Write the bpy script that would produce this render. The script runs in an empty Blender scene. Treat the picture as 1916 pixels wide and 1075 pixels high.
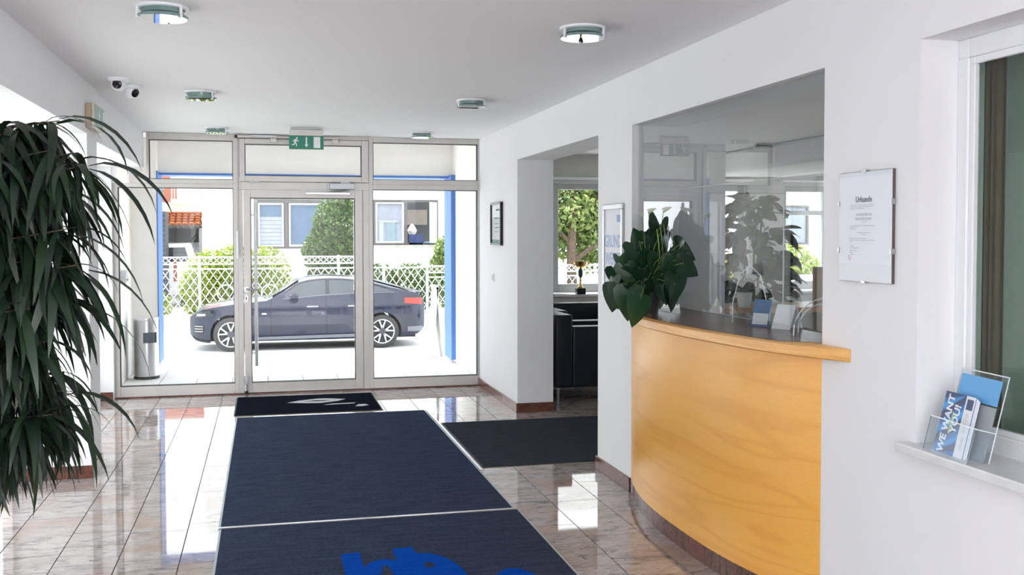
import bpy, bmesh, math, random
from mathutils import Vector, Matrix
random.seed(7)
S = bpy.context.scene
C = S.collection
PI = math.pi

# ---------------------------------------------------------------- camera, world, sun, exposure
cd = bpy.data.cameras.new('camera'); cam = bpy.data.objects.new('camera', cd); C.objects.link(cam)
cd.sensor_fit = 'HORIZONTAL'; cd.sensor_width = 36.0
cd.lens = 36.0 * 1900 / 1916
cd.shift_y = -32.5 / 1916
cd.clip_start = .05; cd.clip_end = 400
yaw, pitch, roll = .2384, -.035, -.0009
fw = Vector((math.sin(yaw) * math.cos(pitch), math.cos(yaw) * math.cos(pitch), math.sin(pitch)))
rt = Vector((math.cos(yaw), -math.sin(yaw), 0)); up = rt.cross(fw)
r2 = math.cos(roll) * rt + math.sin(roll) * up; u2 = -math.sin(roll) * rt + math.cos(roll) * up
M = Matrix((r2, u2, -fw)).transposed().to_4x4(); M.translation = (0, 0, 1.6)
cam.matrix_world = M
S.camera = cam

S.view_settings.view_transform = 'Standard'; S.view_settings.look = 'None'
S.view_settings.gamma = 1.0; S.view_settings.use_curve_mapping = False
S.view_settings.exposure = 0.38
S.cycles.max_bounces = 10; S.cycles.diffuse_bounces = 6; S.cycles.glossy_bounces = 6
S.cycles.transparent_max_bounces = 24; S.cycles.transmission_bounces = 8
S.cycles.sample_clamp_indirect = 6.0; S.cycles.caustics_reflective = False; S.cycles.caustics_refractive = False

W = bpy.data.worlds.new('sky'); S.world = W; W.use_nodes = True
W.node_tree.nodes['Background'].inputs[0].default_value = (.90, .95, 1.0, 1)
W.node_tree.nodes['Background'].inputs[1].default_value = 3.2

def light(name, kind, loc, d, energy, color=(1, 1, 1), **kw):
    l = bpy.data.lights.new(name, kind); l.energy = energy; l.color = color
    for k, v in kw.items(): setattr(l, k, v)
    o = bpy.data.objects.new(name, l); C.objects.link(o); o.location = loc
    o.rotation_euler = Vector(d).to_track_quat('-Z', 'Y').to_euler()
    return o
light('sun', 'SUN', (0, 0, 30), (.14, -.48, -1), 6.0, (1, .96, .9), angle=math.radians(3))
# added fill lights behind the camera, out of view, to brighten the hall
light('rear_fill_left', 'AREA', (-1.56, -3.6, 1.3), (1, 0, 0), 30, (.94, .97, 1), shape='RECTANGLE', size=3.2, size_y=2.2)
light('rear_fill_right', 'AREA', (2.18, -3.2, 1.3), (-1, 0, 0), 370, (.94, .97, 1), shape='RECTANGLE', size=3.6, size_y=2.2)
light('rear_fill_top', 'AREA', (.5, -2.9, 2.57), (0, .1, -1), 105, (.96, .98, 1), shape='RECTANGLE', size=2.8, size_y=3.6)

# ---------------------------------------------------------------- materials
def nmat(name):
    m = bpy.data.materials.new(name); m.use_nodes = True
    nt = m.node_tree; return m, nt, nt.nodes['Principled BSDF']
def N(nt, t, **kw):
    n = nt.nodes.new(t)
    for k, v in kw.items():
        if hasattr(n, k): setattr(n, k, v)
        else: n.inputs[k].default_value = v
    return n
def ramp(nt, fac, stops):
    r = nt.nodes.new('ShaderNodeValToRGB'); e = r.color_ramp.elements
    while len(e) < len(stops): e.new(.5)
    for el, (p, c) in zip(e, stops): el.position = p; el.color = (*c, 1)
    nt.links.new(fac, r.inputs[0]); return r.outputs[0]
def coords(nt, scale=(1, 1, 1), rot=(0, 0, 0), kind='Object'):
    if kind == 'World':
        g = nt.nodes.new('ShaderNodeNewGeometry'); o = g.outputs['Position']
    else:
        g = nt.nodes.new('ShaderNodeTexCoord'); o = g.outputs[kind]
    mp = N(nt, 'ShaderNodeMapping'); mp.inputs['Scale'].default_value = scale; mp.inputs['Rotation'].default_value = rot
    nt.links.new(o, mp.inputs[0]); return mp.outputs[0]
def noise(nt, vec, scale, detail=4, rough=.55, dist=0):
    n = N(nt, 'ShaderNodeTexNoise'); n.inputs['Scale'].default_value = scale; n.inputs['Detail'].default_value = detail
    n.inputs['Roughness'].default_value = rough; n.inputs['Distortion'].default_value = dist
    nt.links.new(vec, n.inputs['Vector']); return n.outputs['Fac']
def bump(nt, b, h, strength=.2, dist=.01):
    n = N(nt, 'ShaderNodeBump'); n.inputs['Strength'].default_value = strength; n.inputs['Distance'].default_value = dist
    nt.links.new(h, n.inputs['Height']); nt.links.new(n.outputs[0], b.inputs['Normal'])
def plain(name, col, rough=.5, metal=0, spec=.5, vary=.06, vscale=6, bumpy=0, bscale=300, coat=0, sheen=0):
    m, nt, b = nmat(name)
    v = noise(nt, coords(nt, kind='World'), vscale, 3)
    lo = tuple(c * (1 - vary) for c in col); hi = tuple(min(1, c * (1 + vary)) for c in col)
    nt.links.new(ramp(nt, v, [(.3, lo), (.7, hi)]), b.inputs['Base Color'])
    b.inputs['Roughness'].default_value = rough; b.inputs['Metallic'].default_value = metal
    b.inputs['Specular IOR Level'].default_value = spec; b.inputs['Coat Weight'].default_value = coat
    if sheen: b.inputs['Sheen Weight'].default_value = sheen
    if bumpy: bump(nt, b, noise(nt, coords(nt, kind='World'), bscale, 3), bumpy, .003)
    return m
def glassy(name, tint=(1, 1, 1), ior=1.5, rough=0.0, boost=1.0):
    m, nt, b = nmat(name); nt.nodes.remove(b)
    t = N(nt, 'ShaderNodeBsdfTransparent'); t.inputs[0].default_value = (*tint, 1)
    g = N(nt, 'ShaderNodeBsdfGlossy'); g.inputs['Roughness'].default_value = rough
    f = N(nt, 'ShaderNodeFresnel'); f.inputs[0].default_value = ior
    mu = N(nt, 'ShaderNodeMath', operation='MULTIPLY'); mu.inputs[1].default_value = boost; mu.use_clamp = True
    mx = N(nt, 'ShaderNodeMixShader')
    ge = N(nt, 'ShaderNodeNewGeometry'); inv = N(nt, 'ShaderNodeMath', operation='SUBTRACT'); inv.inputs[0].default_value = 1
    nt.links.new(ge.outputs['Backfacing'], inv.inputs[1]); m3_ = N(nt, 'ShaderNodeMath', operation='MULTIPLY')
    nt.links.new(f.outputs[0], mu.inputs[0]); nt.links.new(mu.outputs[0], m3_.inputs[0]); nt.links.new(inv.outputs[0], m3_.inputs[1])
    nt.links.new(m3_.outputs[0], mx.inputs[0])
    nt.links.new(t.outputs[0], mx.inputs[1]); nt.links.new(g.outputs[0], mx.inputs[2])
    nt.links.new(mx.outputs[0], nt.nodes['Material Output'].inputs[0]); return m
def leafmat(name, c0, c1, rough=.35, trans=.25, per='Object'):
    m, nt, b = nmat(name)
    if per == 'Object': r = N(nt, 'ShaderNodeObjectInfo').outputs['Random']
    else: r = N(nt, 'ShaderNodeNewGeometry').outputs['Random Per Island']
    col = ramp(nt, r, [(0, c0), (1, c1)])
    nt.links.new(col, b.inputs['Base Color']); b.inputs['Roughness'].default_value = rough
    if trans:
        t = N(nt, 'ShaderNodeBsdfTranslucent'); nt.links.new(col, t.inputs[0])
        mx = N(nt, 'ShaderNodeMixShader'); mx.inputs[0].default_value = trans
        nt.links.new(b.outputs[0], mx.inputs[1]); nt.links.new(t.outputs[0], mx.inputs[2])
        nt.links.new(mx.outputs[0], nt.nodes['Material Output'].inputs[0])
    return m

def granite(name, pale, mid, dark, rust, rough=.03, scale=1.0):
    m, nt, b = nmat(name)
    g = N(nt, 'ShaderNodeNewGeometry'); oi = N(nt, 'ShaderNodeObjectInfo')
    mul = N(nt, 'ShaderNodeVectorMath', operation='MULTIPLY_ADD')
    cmb = N(nt, 'ShaderNodeCombineXYZ')
    for i in range(3): nt.links.new(oi.outputs['Random'], cmb.inputs[i])
    nt.links.new(cmb.outputs[0], mul.inputs[0]); mul.inputs[1].default_value = (7, 11, 5)
    nt.links.new(g.outputs['Position'], mul.inputs[2])
    mp = N(nt, 'ShaderNodeMapping'); mp.inputs['Scale'].default_value = (scale * 1.5, scale * 4.2, scale * 3.0)
    mp.inputs['Rotation'].default_value = (0, 0, math.radians(32)); nt.links.new(mul.outputs[0], mp.inputs[0])
    a = noise(nt, mp.outputs[0], 3.0, 8, .68, .7)
    c = noise(nt, mp.outputs[0], 7.0, 10, .75, 1.2)
    e = noise(nt, mul.outputs[0], 2.2, 3, .5, .3)
    base = ramp(nt, a, [(.32, dark), (.44, mid), (.56, pale), (.72, mid)])
    vein = ramp(nt, c, [(.38, (1, 1, 1)), (.455, (0, 0, 0)), (.57, (0, 0, 0)), (.66, (.6, .6, .6))])
    mx = N(nt, 'ShaderNodeMix', data_type='RGBA'); nt.links.new(vein, mx.inputs[0])
    nt.links.new(base, mx.inputs[6]); mx.inputs[7].default_value = (*dark, 1)
    rm = ramp(nt, e, [(.48, (0, 0, 0)), (.68, (.75, .75, .75))])
    b.inputs['Specular IOR Level'].default_value = .6 if rough < .1 else .22
    m2 = N(nt, 'ShaderNodeMix', data_type='RGBA'); nt.links.new(rm, m2.inputs[0])
    nt.links.new(mx.outputs[2], m2.inputs[6]); m2.inputs[7].default_value = (*rust, 1)
    nt.links.new(m2.outputs[2], b.inputs['Base Color'])
    b.inputs['Roughness'].default_value = rough
    return m
def wood(name, c0, c1, c2, scale=(6, .7, 9), rough=.3):
    """long soft cathedral grain running along Y, with fine pores"""
    m, nt, b = nmat(name)
    v = coords(nt, scale, kind='World')
    a = noise(nt, v, 1.0, 2.5, .5, .35)
    mm = N(nt, 'ShaderNodeMath', operation='MULTIPLY'); mm.inputs[1].default_value = 16
    pp = N(nt, 'ShaderNodeMath', operation='PINGPONG'); pp.inputs[1].default_value = 1
    nt.links.new(a, mm.inputs[0]); nt.links.new(mm.outputs[0], pp.inputs[0])
    rings = ramp(nt, pp.outputs[0], [(0, c1), (.35, c0), (1, c2)])
    f = noise(nt, coords(nt, (30, 2.2, 90), kind='World'), 3, 3)
    mx = N(nt, 'ShaderNodeMix', data_type='RGBA', blend_type='MULTIPLY'); mx.inputs[0].default_value = .35
    nt.links.new(rings, mx.inputs[6]); nt.links.new(ramp(nt, f, [(.3, (.78, .78, .78)), (.7, (1, 1, 1))]), mx.inputs[7])
    nt.links.new(mx.outputs[2], b.inputs['Base Color'])
    b.inputs['Roughness'].default_value = rough; return m
def carpet(name, c0, c1):
    m, nt, b = nmat(name)
    v = coords(nt, kind='World')
    a = noise(nt, v, 160, 3, .7); c = noise(nt, coords(nt, (1, 6, 1), kind='World'), 5, 4)
    mx = N(nt, 'ShaderNodeMath', operation='MULTIPLY_ADD'); mx.inputs[1].default_value = .3
    nt.links.new(c, mx.inputs[0]); mh = N(nt, 'ShaderNodeMath', operation='MULTIPLY'); mh.inputs[1].default_value = .7
    nt.links.new(a, mh.inputs[0]); nt.links.new(mh.outputs[0], mx.inputs[2])
    nt.links.new(ramp(nt, mx.outputs[0], [(.34, c0), (.66, c1)]), b.inputs['Base Color'])
    b.inputs['Roughness'].default_value = 1; b.inputs['Specular IOR Level'].default_value = 0
    bump(nt, b, a, .6, .004); return m

white = plain('white plaster', (.84, .845, .86), .75, vary=.012, vscale=1.5, bumpy=.12, bscale=140)
ceilm = plain('ceiling plaster', (.82, .82, .835), .85, vary=.012, vscale=1)
porchw = plain('porch render', (.86, .84, .81), .85, vary=.02, bumpy=.1, bscale=90)
alu = plain('anodised aluminium', (.56, .54, .52), .38, .35, vary=.03, vscale=9)
alud = plain('matt grey metal', (.42, .44, .46), .35, .6, vary=.03)
steel = plain('brushed steel', (.50, .50, .52), .28, 1.0, vary=.05, vscale=30)
chrome = plain('polished chrome', (.75, .76, .78), .08, 1.0, vary=.01)
rubber = plain('black rubber', (.012, .012, .014), .6, vary=.1)
pvc = plain('white frame plastic', (.84, .86, .88), .3, vary=.01)
marble = plain('white sill stone', (.72, .73, .73), .25, vary=.06, vscale=18)
groutm = plain('dark floor joint', (.12, .11, .11), .6)
tile_m = granite('polished granite tile', (.46, .41, .39), (.32, .275, .26), (.095, .09, .10), (.35, .24, .19))
redgran = granite('red brown granite', (.18, .072, .050), (.115, .046, .034), (.055, .048, .046), (.20, .085, .055), .2, 2.5)
redpieces = granite('mottled plinth granite', (.19, .095, .078), (.115, .055, .047), (.035, .04, .045), (.20, .09, .06), .2, 3.5)
beech = wood('beech veneer', (.90, .455, .088), (.83, .39, .068), (.91, .465, .095), (1.6, .22, 3.4), .30)
beech_e = wood('beech solid edge', (.86, .46, .15), (.78, .38, .10), (.88, .50, .17), (2, .4, 12), .3)
topm = plain('dark laminate counter surface', (.17, .095, .075), .22, spec=.25, vary=.08, vscale=40)
matblue = carpet('blue grey mat pile', (.022, .028, .050), (.062, .078, .125))
matblack = carpet('black mat pile', (.006, .008, .014), (.016, .018, .026))
matgrey = carpet('charcoal mat pile', (.026, .030, .040), (.060, .064, .082))
matedge = plain('pale mat edging', (.42, .47, .48), .5)
logoblue = carpet('royal blue mat pile', (.003, .045, .30), (.008, .085, .48))
markwhite = carpet('worn white mat pile', (.30, .32, .34), (.70, .72, .74))
glass = glassy('window glass', (.985, .995, .99), 1.45, boost=1.0)
glass_in = glassy('interior screen glass', (.965, .98, .98), 1.52, boost=1.7)
acryl = glassy('clear acrylic', (.955, .972, .98), 1.40, boost=.8)
clear = glassy('clear picture glass', (.99, .992, .995), 1.4, boost=.5)
glass_office = glassy('green tinted office glass', (.80, .88, .83), 1.45, boost=.9)
acryl_e = plain('acrylic edge', (.80, .84, .86), .15)
signgreen = plain('exit sign green', (.004, .21, .13), .35, vary=.03)
signwhite = plain('pictogram white', (.85, .87, .86), .5, vary=.01)
paper = plain('white paper', (.80, .83, .88), .55, vary=.01)
ink = plain('grey print', (.16, .17, .20), .7)
inkpale = plain('pale grey print', (.50, .52, .56), .7)
inkblue = plain('pale blue print', (.42, .52, .72), .7)
inkred = plain('red stamp ink', (.66, .28, .30), .7)
brblue = plain('brochure blue', (.012, .15, .45), .3, vary=.02)
brnavy = plain('brochure navy', (.008, .035, .14), .3, vary=.02)
brsky = plain('brochure bright blue', (.03, .30, .68), .3, vary=.02)
cardblue = plain('sky blue card', (.13, .40, .74), .5, vary=.02)
yellow = plain('yellow green brush print', (.52, .66, .07), .5)
black = plain('black lacquer', (.008, .009, .011), .3)
leather = plain('navy black leather', (.010, .013, .021), .36, vary=.15, vscale=12, bumpy=.2, bscale=200)
beige = plain('aged beige plastic', (.52, .40, .29), .45)
lens_m = plain('camera lens', (.012, .010, .014), .06)
bulbglass = plain('green lamp glass', (.20, .29, .28), .12, vary=.2)
lampdisc = glassy('lamp cover glass', (.80, .90, .88), 1.6, boost=4)
colblue = plain('blue column paint', (.055, .17, .50), .5, vary=.04)
pave = plain('pale paving', (.80, .79, .77), .85, vary=.05, vscale=3)
asphalt = plain('pale forecourt', (.60, .60, .59), .9, vary=.06, vscale=2)
concrete = plain('concrete', (.42, .40, .38), .9, vary=.12, vscale=7)
fencem = plain('pale grey fence paint', (.50, .52, .54), .5, vary=.03)
housew = plain('white house render', (.82, .81, .79), .9, vary=.02)
winframe = plain('taupe window frame', (.10, .09, .088), .5)
darkroom = plain('dim room', (.05, .055, .06), .9)
curtain = plain('pale curtain', (.30, .32, .38), .9)
curtainb = plain('blue shaded pane', (.09, .14, .22), .25)
orange = plain('terracotta roof', (.40, .12, .04), .8, vary=.2, vscale=14)
slate = plain('grey slats', (.045, .05, .06), .7)
brick = plain('red brick', (.40, .14, .10), .9)
carpaint, _nt, _b = nmat('navy car paint'); _b.inputs['Base Color'].default_value = (.004, .009, .028, 1); _b.inputs['Metallic'].default_value = .0
_b.inputs['Roughness'].default_value = .16; _b.inputs['Coat Weight'].default_value = .6; _b.inputs['Specular IOR Level'].default_value = .3; _b.inputs['Coat Roughness'].default_value = .03
carglass = plain('tinted car glass', (.012, .018, .026), .04, spec=.9, vary=.02)
tyre = plain('tyre rubber', (.028, .026, .026), .75)
alloy = plain('alloy wheel', (.58, .58, .60), .28, .7, vary=.02)
tail = plain('tail light red', (.50, .03, .02), .15)
barkm = plain('bark', (.10, .07, .05), .9, vary=.4, vscale=18)
stem_m = plain('green stem', (.10, .17, .05), .5, vary=.2)
soil = plain('potting soil', (.03, .022, .016), .95)
potm = plain('grey planter', (.20, .21, .22), .45)
potw = plain('white ceramic pot', (.74, .74, .72), .25)
gold = plain('gold trophy metal', (.80, .55, .24), .2, 1.0)
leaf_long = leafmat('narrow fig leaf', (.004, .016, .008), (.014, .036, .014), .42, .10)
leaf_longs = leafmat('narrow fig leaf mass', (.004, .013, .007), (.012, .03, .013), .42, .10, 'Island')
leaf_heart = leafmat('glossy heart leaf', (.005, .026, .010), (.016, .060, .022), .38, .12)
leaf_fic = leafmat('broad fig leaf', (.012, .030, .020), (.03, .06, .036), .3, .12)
leaf_hedge = leafmat('hedge leaf', (.15, .23, .02), (.38, .44, .06), .5, .35, 'Island')
leaf_bush = leafmat('bush leaf', (.03, .09, .015), (.15, .22, .05), .5, .3, 'Island')
leaf_tree = leafmat('tree leaf', (.09, .17, .04), (.40, .46, .16), .5, .35, 'Island')
spathe = plain('pale flower', (.72, .76, .62), .4)

# ---------------------------------------------------------------- mesh helpers
class MB:
    def __init__(s): s.v = []; s.f = []
    def add(s, vs, fs):
        k = len(s.v); s.v += [tuple(v) for v in vs]; s.f += [tuple(i + k for i in f) for f in fs]; return s
    def box(s, x0, x1, y0, y1, z0, z1, m=None):
        vs = [Vector((x, y, z)) for x in (x0, x1) for y in (y0, y1) for z in (z0, z1)]
        if m is not None: vs = [m @ v for v in vs]
        return s.add(vs, [(0, 1, 3, 2), (4, 6, 7, 5), (0, 4, 5, 1), (2, 3, 7, 6), (0, 2, 6, 4), (1, 5, 7, 3)])
    def lathe(s, prof, c=(0, 0, 0), n=24, m=None, caps=True):
        vs = []; fs = []
        for r, z in prof:
            for i in range(n):
                a = 2 * PI * i / n; v = Vector((r * math.cos(a), r * math.sin(a), z))
                if m is not None: v = m @ v
                vs.append(v + Vector(c))
        for j in range(len(prof) - 1):
            for i in range(n):
                a, b = j * n + i, j * n + (i + 1) % n; fs.append((a, b, b + n, a + n))
        if caps:
            fs.append(tuple(range(n - 1, -1, -1))); k = (len(prof) - 1) * n; fs.append(tuple(range(k, k + n)))
        return s.add(vs, fs)
    def tube(s, pts, r, n=8, r1=None):
        pts = [Vector(p) for p in pts]; vs = []; fs = []
        for i, p in enumerate(pts):
            t = (pts[min(i + 1, len(pts) - 1)] - pts[max(i - 1, 0)]).normalized()
            a = Vector((0, 0, 1)) if abs(t.z) < .9 else Vector((1, 0, 0))
            e = t.cross(a).normalized(); g = t.cross(e)
            rr = r if r1 is None else r + (r1 - r) * i / (len(pts) - 1)
            vs += [p + rr * (math.cos(2 * PI * k / n) * e + math.sin(2 * PI * k / n) * g) for k in range(n)]
        for i in range(len(pts) - 1):
            for k in range(n):
                a, b = i * n + k, i * n + (k + 1) % n; fs.append((a, b, b + n, a + n))
        fs.append(tuple(range(n - 1, -1, -1))); k = (len(pts) - 1) * n; fs.append(tuple(range(k, k + n)))
        return s.add(vs, fs)
    def prism(s, poly, o, x, y, t):
        """2D polygon placed at origin o on axes x, y and thickened by t along x cross y"""
        o, x, y = Vector(o), Vector(x), Vector(y); n = x.cross(y).normalized(); k = len(poly)
        vs = [o + a * x + b * y for a, b in poly] + [o + a * x + b * y + t * n for a, b in poly]
        return s.add(vs, [tuple(range(k - 1, -1, -1)), tuple(range(k, 2 * k))] + [(i, (i + 1) % k, (i + 1) % k + k, i + k) for i in range(k)])
    def rectframe(s, x0, x1, z0, z1, w, y0, y1):
        """a rectangular frame in a plane of constant Y"""
        l, r, b, t = w if isinstance(w, tuple) else (w, w, w, w)
        s.box(x0, x0 + l, y0, y1, z0, z1); s.box(x1 - r, x1, y0, y1, z0, z1)
        s.box(x0 + l, x1 - r, y0, y1, z0, z0 + b); s.box(x0 + l, x1 - r, y0, y1, z1 - t, z1); return s
    def holes(s, x0, x1, z0, z1, y0, y1, hs, axis='Y'):
        """a wall with rectangular openings (x0,x1,z0,z1); axis 'X' runs it along Y"""
        xs = sorted({x0, x1, *[h[0] for h in hs], *[h[1] for h in hs]}); zs = sorted({z0, z1, *[h[2] for h in hs], *[h[3] for h in hs]})
        for a, b in zip(xs, xs[1:]):
            for c, d in zip(zs, zs[1:]):
                mx, mz = (a + b) / 2, (c + d) / 2
                if any(h[0] < mx < h[1] and h[2] < mz < h[3] for h in hs): continue
                if axis == 'Y': s.box(a, b, y0, y1, c, d)
                else: s.box(y0, y1, a, b, c, d)
        return s
    def build(s, name, mat, parent=None, smooth=False, bevel=0, recalc=True, loc=None, segs=1):
        me = bpy.data.meshes.new(name); me.from_pydata(s.v, [], s.f)
        bm = bmesh.new(); bm.from_mesh(me)
        if recalc: bmesh.ops.recalc_face_normals(bm, faces=bm.faces)
        if bevel:
            es = [e for e in bm.edges if len(e.link_faces) == 2 and e.calc_face_angle(0) > .6]
            bmesh.ops.bevel(bm, geom=es, offset=bevel, segments=segs, affect='EDGES', profile=.6)
        if smooth:
            for f in bm.faces: f.smooth = True
            for e in bm.edges:
                if len(e.link_faces) == 2 and e.calc_face_angle(0) > .7: e.smooth = False
        bm.to_mesh(me); bm.free()
        me.materials.append(mat)
        o = bpy.data.objects.new(name, me); C.objects.link(o)
        if parent is not None: o.parent = parent
        if loc is not None: o.location = loc
        return o
def tag(o, label, cat, group=None):
    o['label'] = label; o['category'] = cat
    if group: o['group'] = group
    return o
def thing(name, label, cat, loc=(0, 0, 0), group=None, rz=0):
    o = bpy.data.objects.new(name, None); C.objects.link(o); o.location = loc; o.rotation_euler = (0, 0, rz)
    o.empty_display_size = .1
    return tag(o, label, cat, group)
def struct(o): o['kind'] = 'structure'; return o
def sroot(name):
    o = bpy.data.objects.new(name, None); C.objects.link(o); return struct(o)
def stuff(o): o['kind'] = 'stuff'; return o
def copy_tree(o, parent=None):
    c = o.copy(); C.objects.link(c)
    if parent is not None: c.parent = parent
    for ch in list(o.children): copy_tree(ch, c)
    return c
def inst(name, mesh, parent, mw):
    o = bpy.data.objects.new(name, mesh); C.objects.link(o); o.parent = parent; o.matrix_local = mw; return o
def text(body, size, o, x, y, mat, parent, name='lettering', align='CENTER', bold=0, thick=.0006, sx=1, shear=0):
    cu = bpy.data.curves.new(name, 'FONT'); cu.body = body; cu.size = size; cu.align_x = align; cu.align_y = 'CENTER'
    cu.extrude = thick; cu.offset = bold; cu.resolution_u = 3; cu.shear = shear; cu.materials.append(mat)
    tmp = bpy.data.objects.new(name + '_curve', cu); C.objects.link(tmp)
    me = bpy.data.meshes.new_from_object(tmp.evaluated_get(bpy.context.evaluated_depsgraph_get()))
    bpy.data.objects.remove(tmp); bpy.data.curves.remove(cu)
    ob = bpy.data.objects.new(name, me); C.objects.link(ob)
    x, y = Vector(x).normalized(), Vector(y).normalized(); n = x.cross(y)
    m = Matrix((x * sx, y, n)).transposed().to_4x4(); m.translation = Vector(o)
    ob.parent = parent; ob.matrix_local = m if parent is None else parent.matrix_basis.inverted() @ m
    return ob
def arc(cx, cy, r, a0, a1, n): return [(cx + r * math.cos(a0 + (a1 - a0) * i / n), cy + r * math.sin(a0 + (a1 - a0) * i / n)) for i in range(n + 1)]
def rrect(w, h, r, n=4, cx=0, cy=0):
    p = []
    for sx, sy, a in ((1, 1, 0), (-1, 1, PI / 2), (-1, -1, PI), (1, -1, 1.5 * PI)):
        p += arc(cx + sx * (w / 2 - r), cy + sy * (h / 2 - r), r, a, a + PI / 2, n)
    return p
def lerp(tab, x):
    if x <= tab[0][0]: return tab[0][1]
    for (a, b), (c, d) in zip(tab, tab[1:]):
        if x <= c: return b + (d - b) * (x - a) / (c - a)
    return tab[-1][1]
def smooth_tab(tab, x):
    """Catmull-Rom through a table of (x, value)"""
    n = len(tab)
    if x <= tab[0][0]: return tab[0][1]
    if x >= tab[-1][0]: return tab[-1][1]
    i = max(k for k in range(n - 1) if tab[k][0] <= x)
    x0, y0 = tab[i]; x1, y1 = tab[i + 1]
    def m(k):
        a, b = max(k - 1, 0), min(k + 1, n - 1); return (tab[b][1] - tab[a][1]) / (tab[b][0] - tab[a][0])
    h = x1 - x0; t = (x - x0) / h
    return (2 * t**3 - 3 * t**2 + 1) * y0 + (t**3 - 2 * t**2 + t) * h * m(i) + (-2 * t**3 + 3 * t**2) * y1 + (t**3 - t**2) * h * m(i + 1)

# ---------------------------------------------------------------- room shell
XR, YF, ZC, ZH = 2.196, 10.5, 2.60, 2.27       # right wall, facade, ceiling, head height
XL = -1.125                                     # pillar and beam face on the left

# floor: grout bed with individually laid granite tiles
floor = struct(MB().box(-1.66, 8.6, -6, 10.56, -.12, -.006).box(2.53, 8.6, 10.56, 12.2, -.12, -.006).build('floor', groutm))
tcube = bpy.data.meshes.new('tile'); _m = MB().box(-.5, .5, -.5, .5, -.5, .5)
tcube.from_pydata(_m.v, [], _m.f); tcube.materials.append(tile_m)
TW, TL = .296, .712
phase = {0: .68, 1: .56}
rest = MB()
for k in range(-2, 34):
    x0 = -1.31 + TW * k; x1 = x0 + TW
    x0 = max(x0, -1.655); x1 = min(x1, 8.58)
    if x1 - x0 < .02: continue
    ph = phase.get(k, random.random() * TL); y = -6 - ph
    ymax = 10.5 if k < 13 else 12.2
    while y < ymax:
        a, b = max(y, -6), min(y + TL, ymax); y += TL
        if b - a < .02: continue
        cx, cy = (x0 + x1) / 2, (a + b) / 2
        near = (k < 12 and b > 3.9 and cx / max(cy, .1) < .47) or (12 <= k < 17 and b > 8.2 and a < 11.2)
        g = .0028
        if near:
            o = inst('tile', tcube, floor, Matrix.Translation((cx, cy, -.006)) @ Matrix.Diagonal((x1 - x0 - 2 * g, b - a - 2 * g, .012, 1)))
        else:
            rest.box(x0 + g, x1 - g, a + g, b - g, -.012, 0)
stuff(rest.build('tiling', tile_m, floor))

# ceilings
struct(MB().box(-1.75, 8.7, -6.1, 10.57, ZC, ZC + .25).box(2.45, 8.7, 10.57, 12.5, ZC, ZC + .25).build('ceiling', ceilm))
# right wall, with the lounge opening, the reception hatch and the office window
for bx_ in ([(XR, 2.53, 8.83, YF + .07, 0, ZC)], [(XR, 2.53, 3.70, 8.83, ZH, ZC)], [(XR, 2.53, 5.91, 6.56, 0, ZH), (2.53, 2.82, 5.91, 6.56, 0, ZC)],
            [(XR, 2.36, 3.085, 3.70, 0, ZH), (2.36, 2.53, 3.18, 3.70, 0, ZH), (2.36, 2.53, 3.085, 3.18, 0, .83)], [(XR, 2.53, 1.6, 3.085, 0, .83)], [(XR, 2.53, 1.0, 3.70, ZH, ZC)], [(XR, 2.53, -6, 1.6, 0, ZH)], [(XR, 2.53, -6, 1.0, ZH, ZC)]):
    wr = MB()
    for q in bx_: wr.box(*q)
    struct(wr.build('wall_right', white))
struct(MB().box(2.30, 2.53, YF + .07, 12.62, 0, 2.72).build('wall_porch_right', porchw))
# left: pillar, beams, facade stub
struct(MB().box(-1.625, XL, 7.12, 7.52, 0, ZC).build('pillar_left', white))
struct(MB().box(-1.66, XL, -6, 7.12, 2.262, ZC).build('beam_left_near', white))
struct(MB().box(-1.66, XL - .02, 7.52, YF + .0, 2.255, ZC).build('beam_left_far', white))
struct(MB().box(-1.75, -1.433, 10.40, 10.72, 0, 2.255).build('wall_front_left', white))
struct(MB().box(-1.75, 8.7, -6.25, -6.0, 0, ZC).build('wall_back', white))
# lounge and reception room behind the right wall
YW = 12.2
lw = MB().holes(2.53, 8.6, 0, ZC, YW, YW + .3, [(3.48, 4.80, .85, 2.24), (5.05, 6.16, .85, 2.24), (6.64, 7.40, .85, 2.24)])
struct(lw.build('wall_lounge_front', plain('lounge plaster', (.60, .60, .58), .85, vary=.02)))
struct(MB().holes(-6, 12.5, 0, ZC, 8.6, 8.8, [(5.0, 8.0, .85, 2.24), (8.6, 11.6, .85, 2.24)], 'X').build('wall_reception_right', white))
for n, (a, b) in enumerate(((5.0, 8.0), (8.6, 11.6))):  # unseen side windows, added to let more daylight into the reception
    r = sroot('window_%d' % (30 + n))
    MB().holes(a, b, .85, 2.24, 8.66, 8.72, [(a + .07, (a + b) / 2 - .04, .93, 2.17), ((a + b) / 2 + .04, b - .07, .93, 2.17)], 'X').build('frame', pvc, r)
    MB().box(8.69, 8.70, a + .07, b - .07, .93, 2.17).build('pane', glass, r)
struct(MB().box(2.53, 8.6, 3.40, 3.52, 0, ZC).build('wall_reception_back', white))
struct(MB().box(5.45, 6.66, 5.2, YW, 2.345, ZC).build('beam_reception', white, bevel=.06, segs=4))
# back office seen through the window on the right
struct(MB().box(4.6, 4.7, .2, 3.40, 0, ZC).build('wall_office', plain('sage office wall', (.42, .50, .41), .85)))
struct(MB().box(2.53, 4.7, .1, .2, 0, ZC).build('wall_office_near', plain('office plaster', (.4, .42, .38), .9)))

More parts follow.
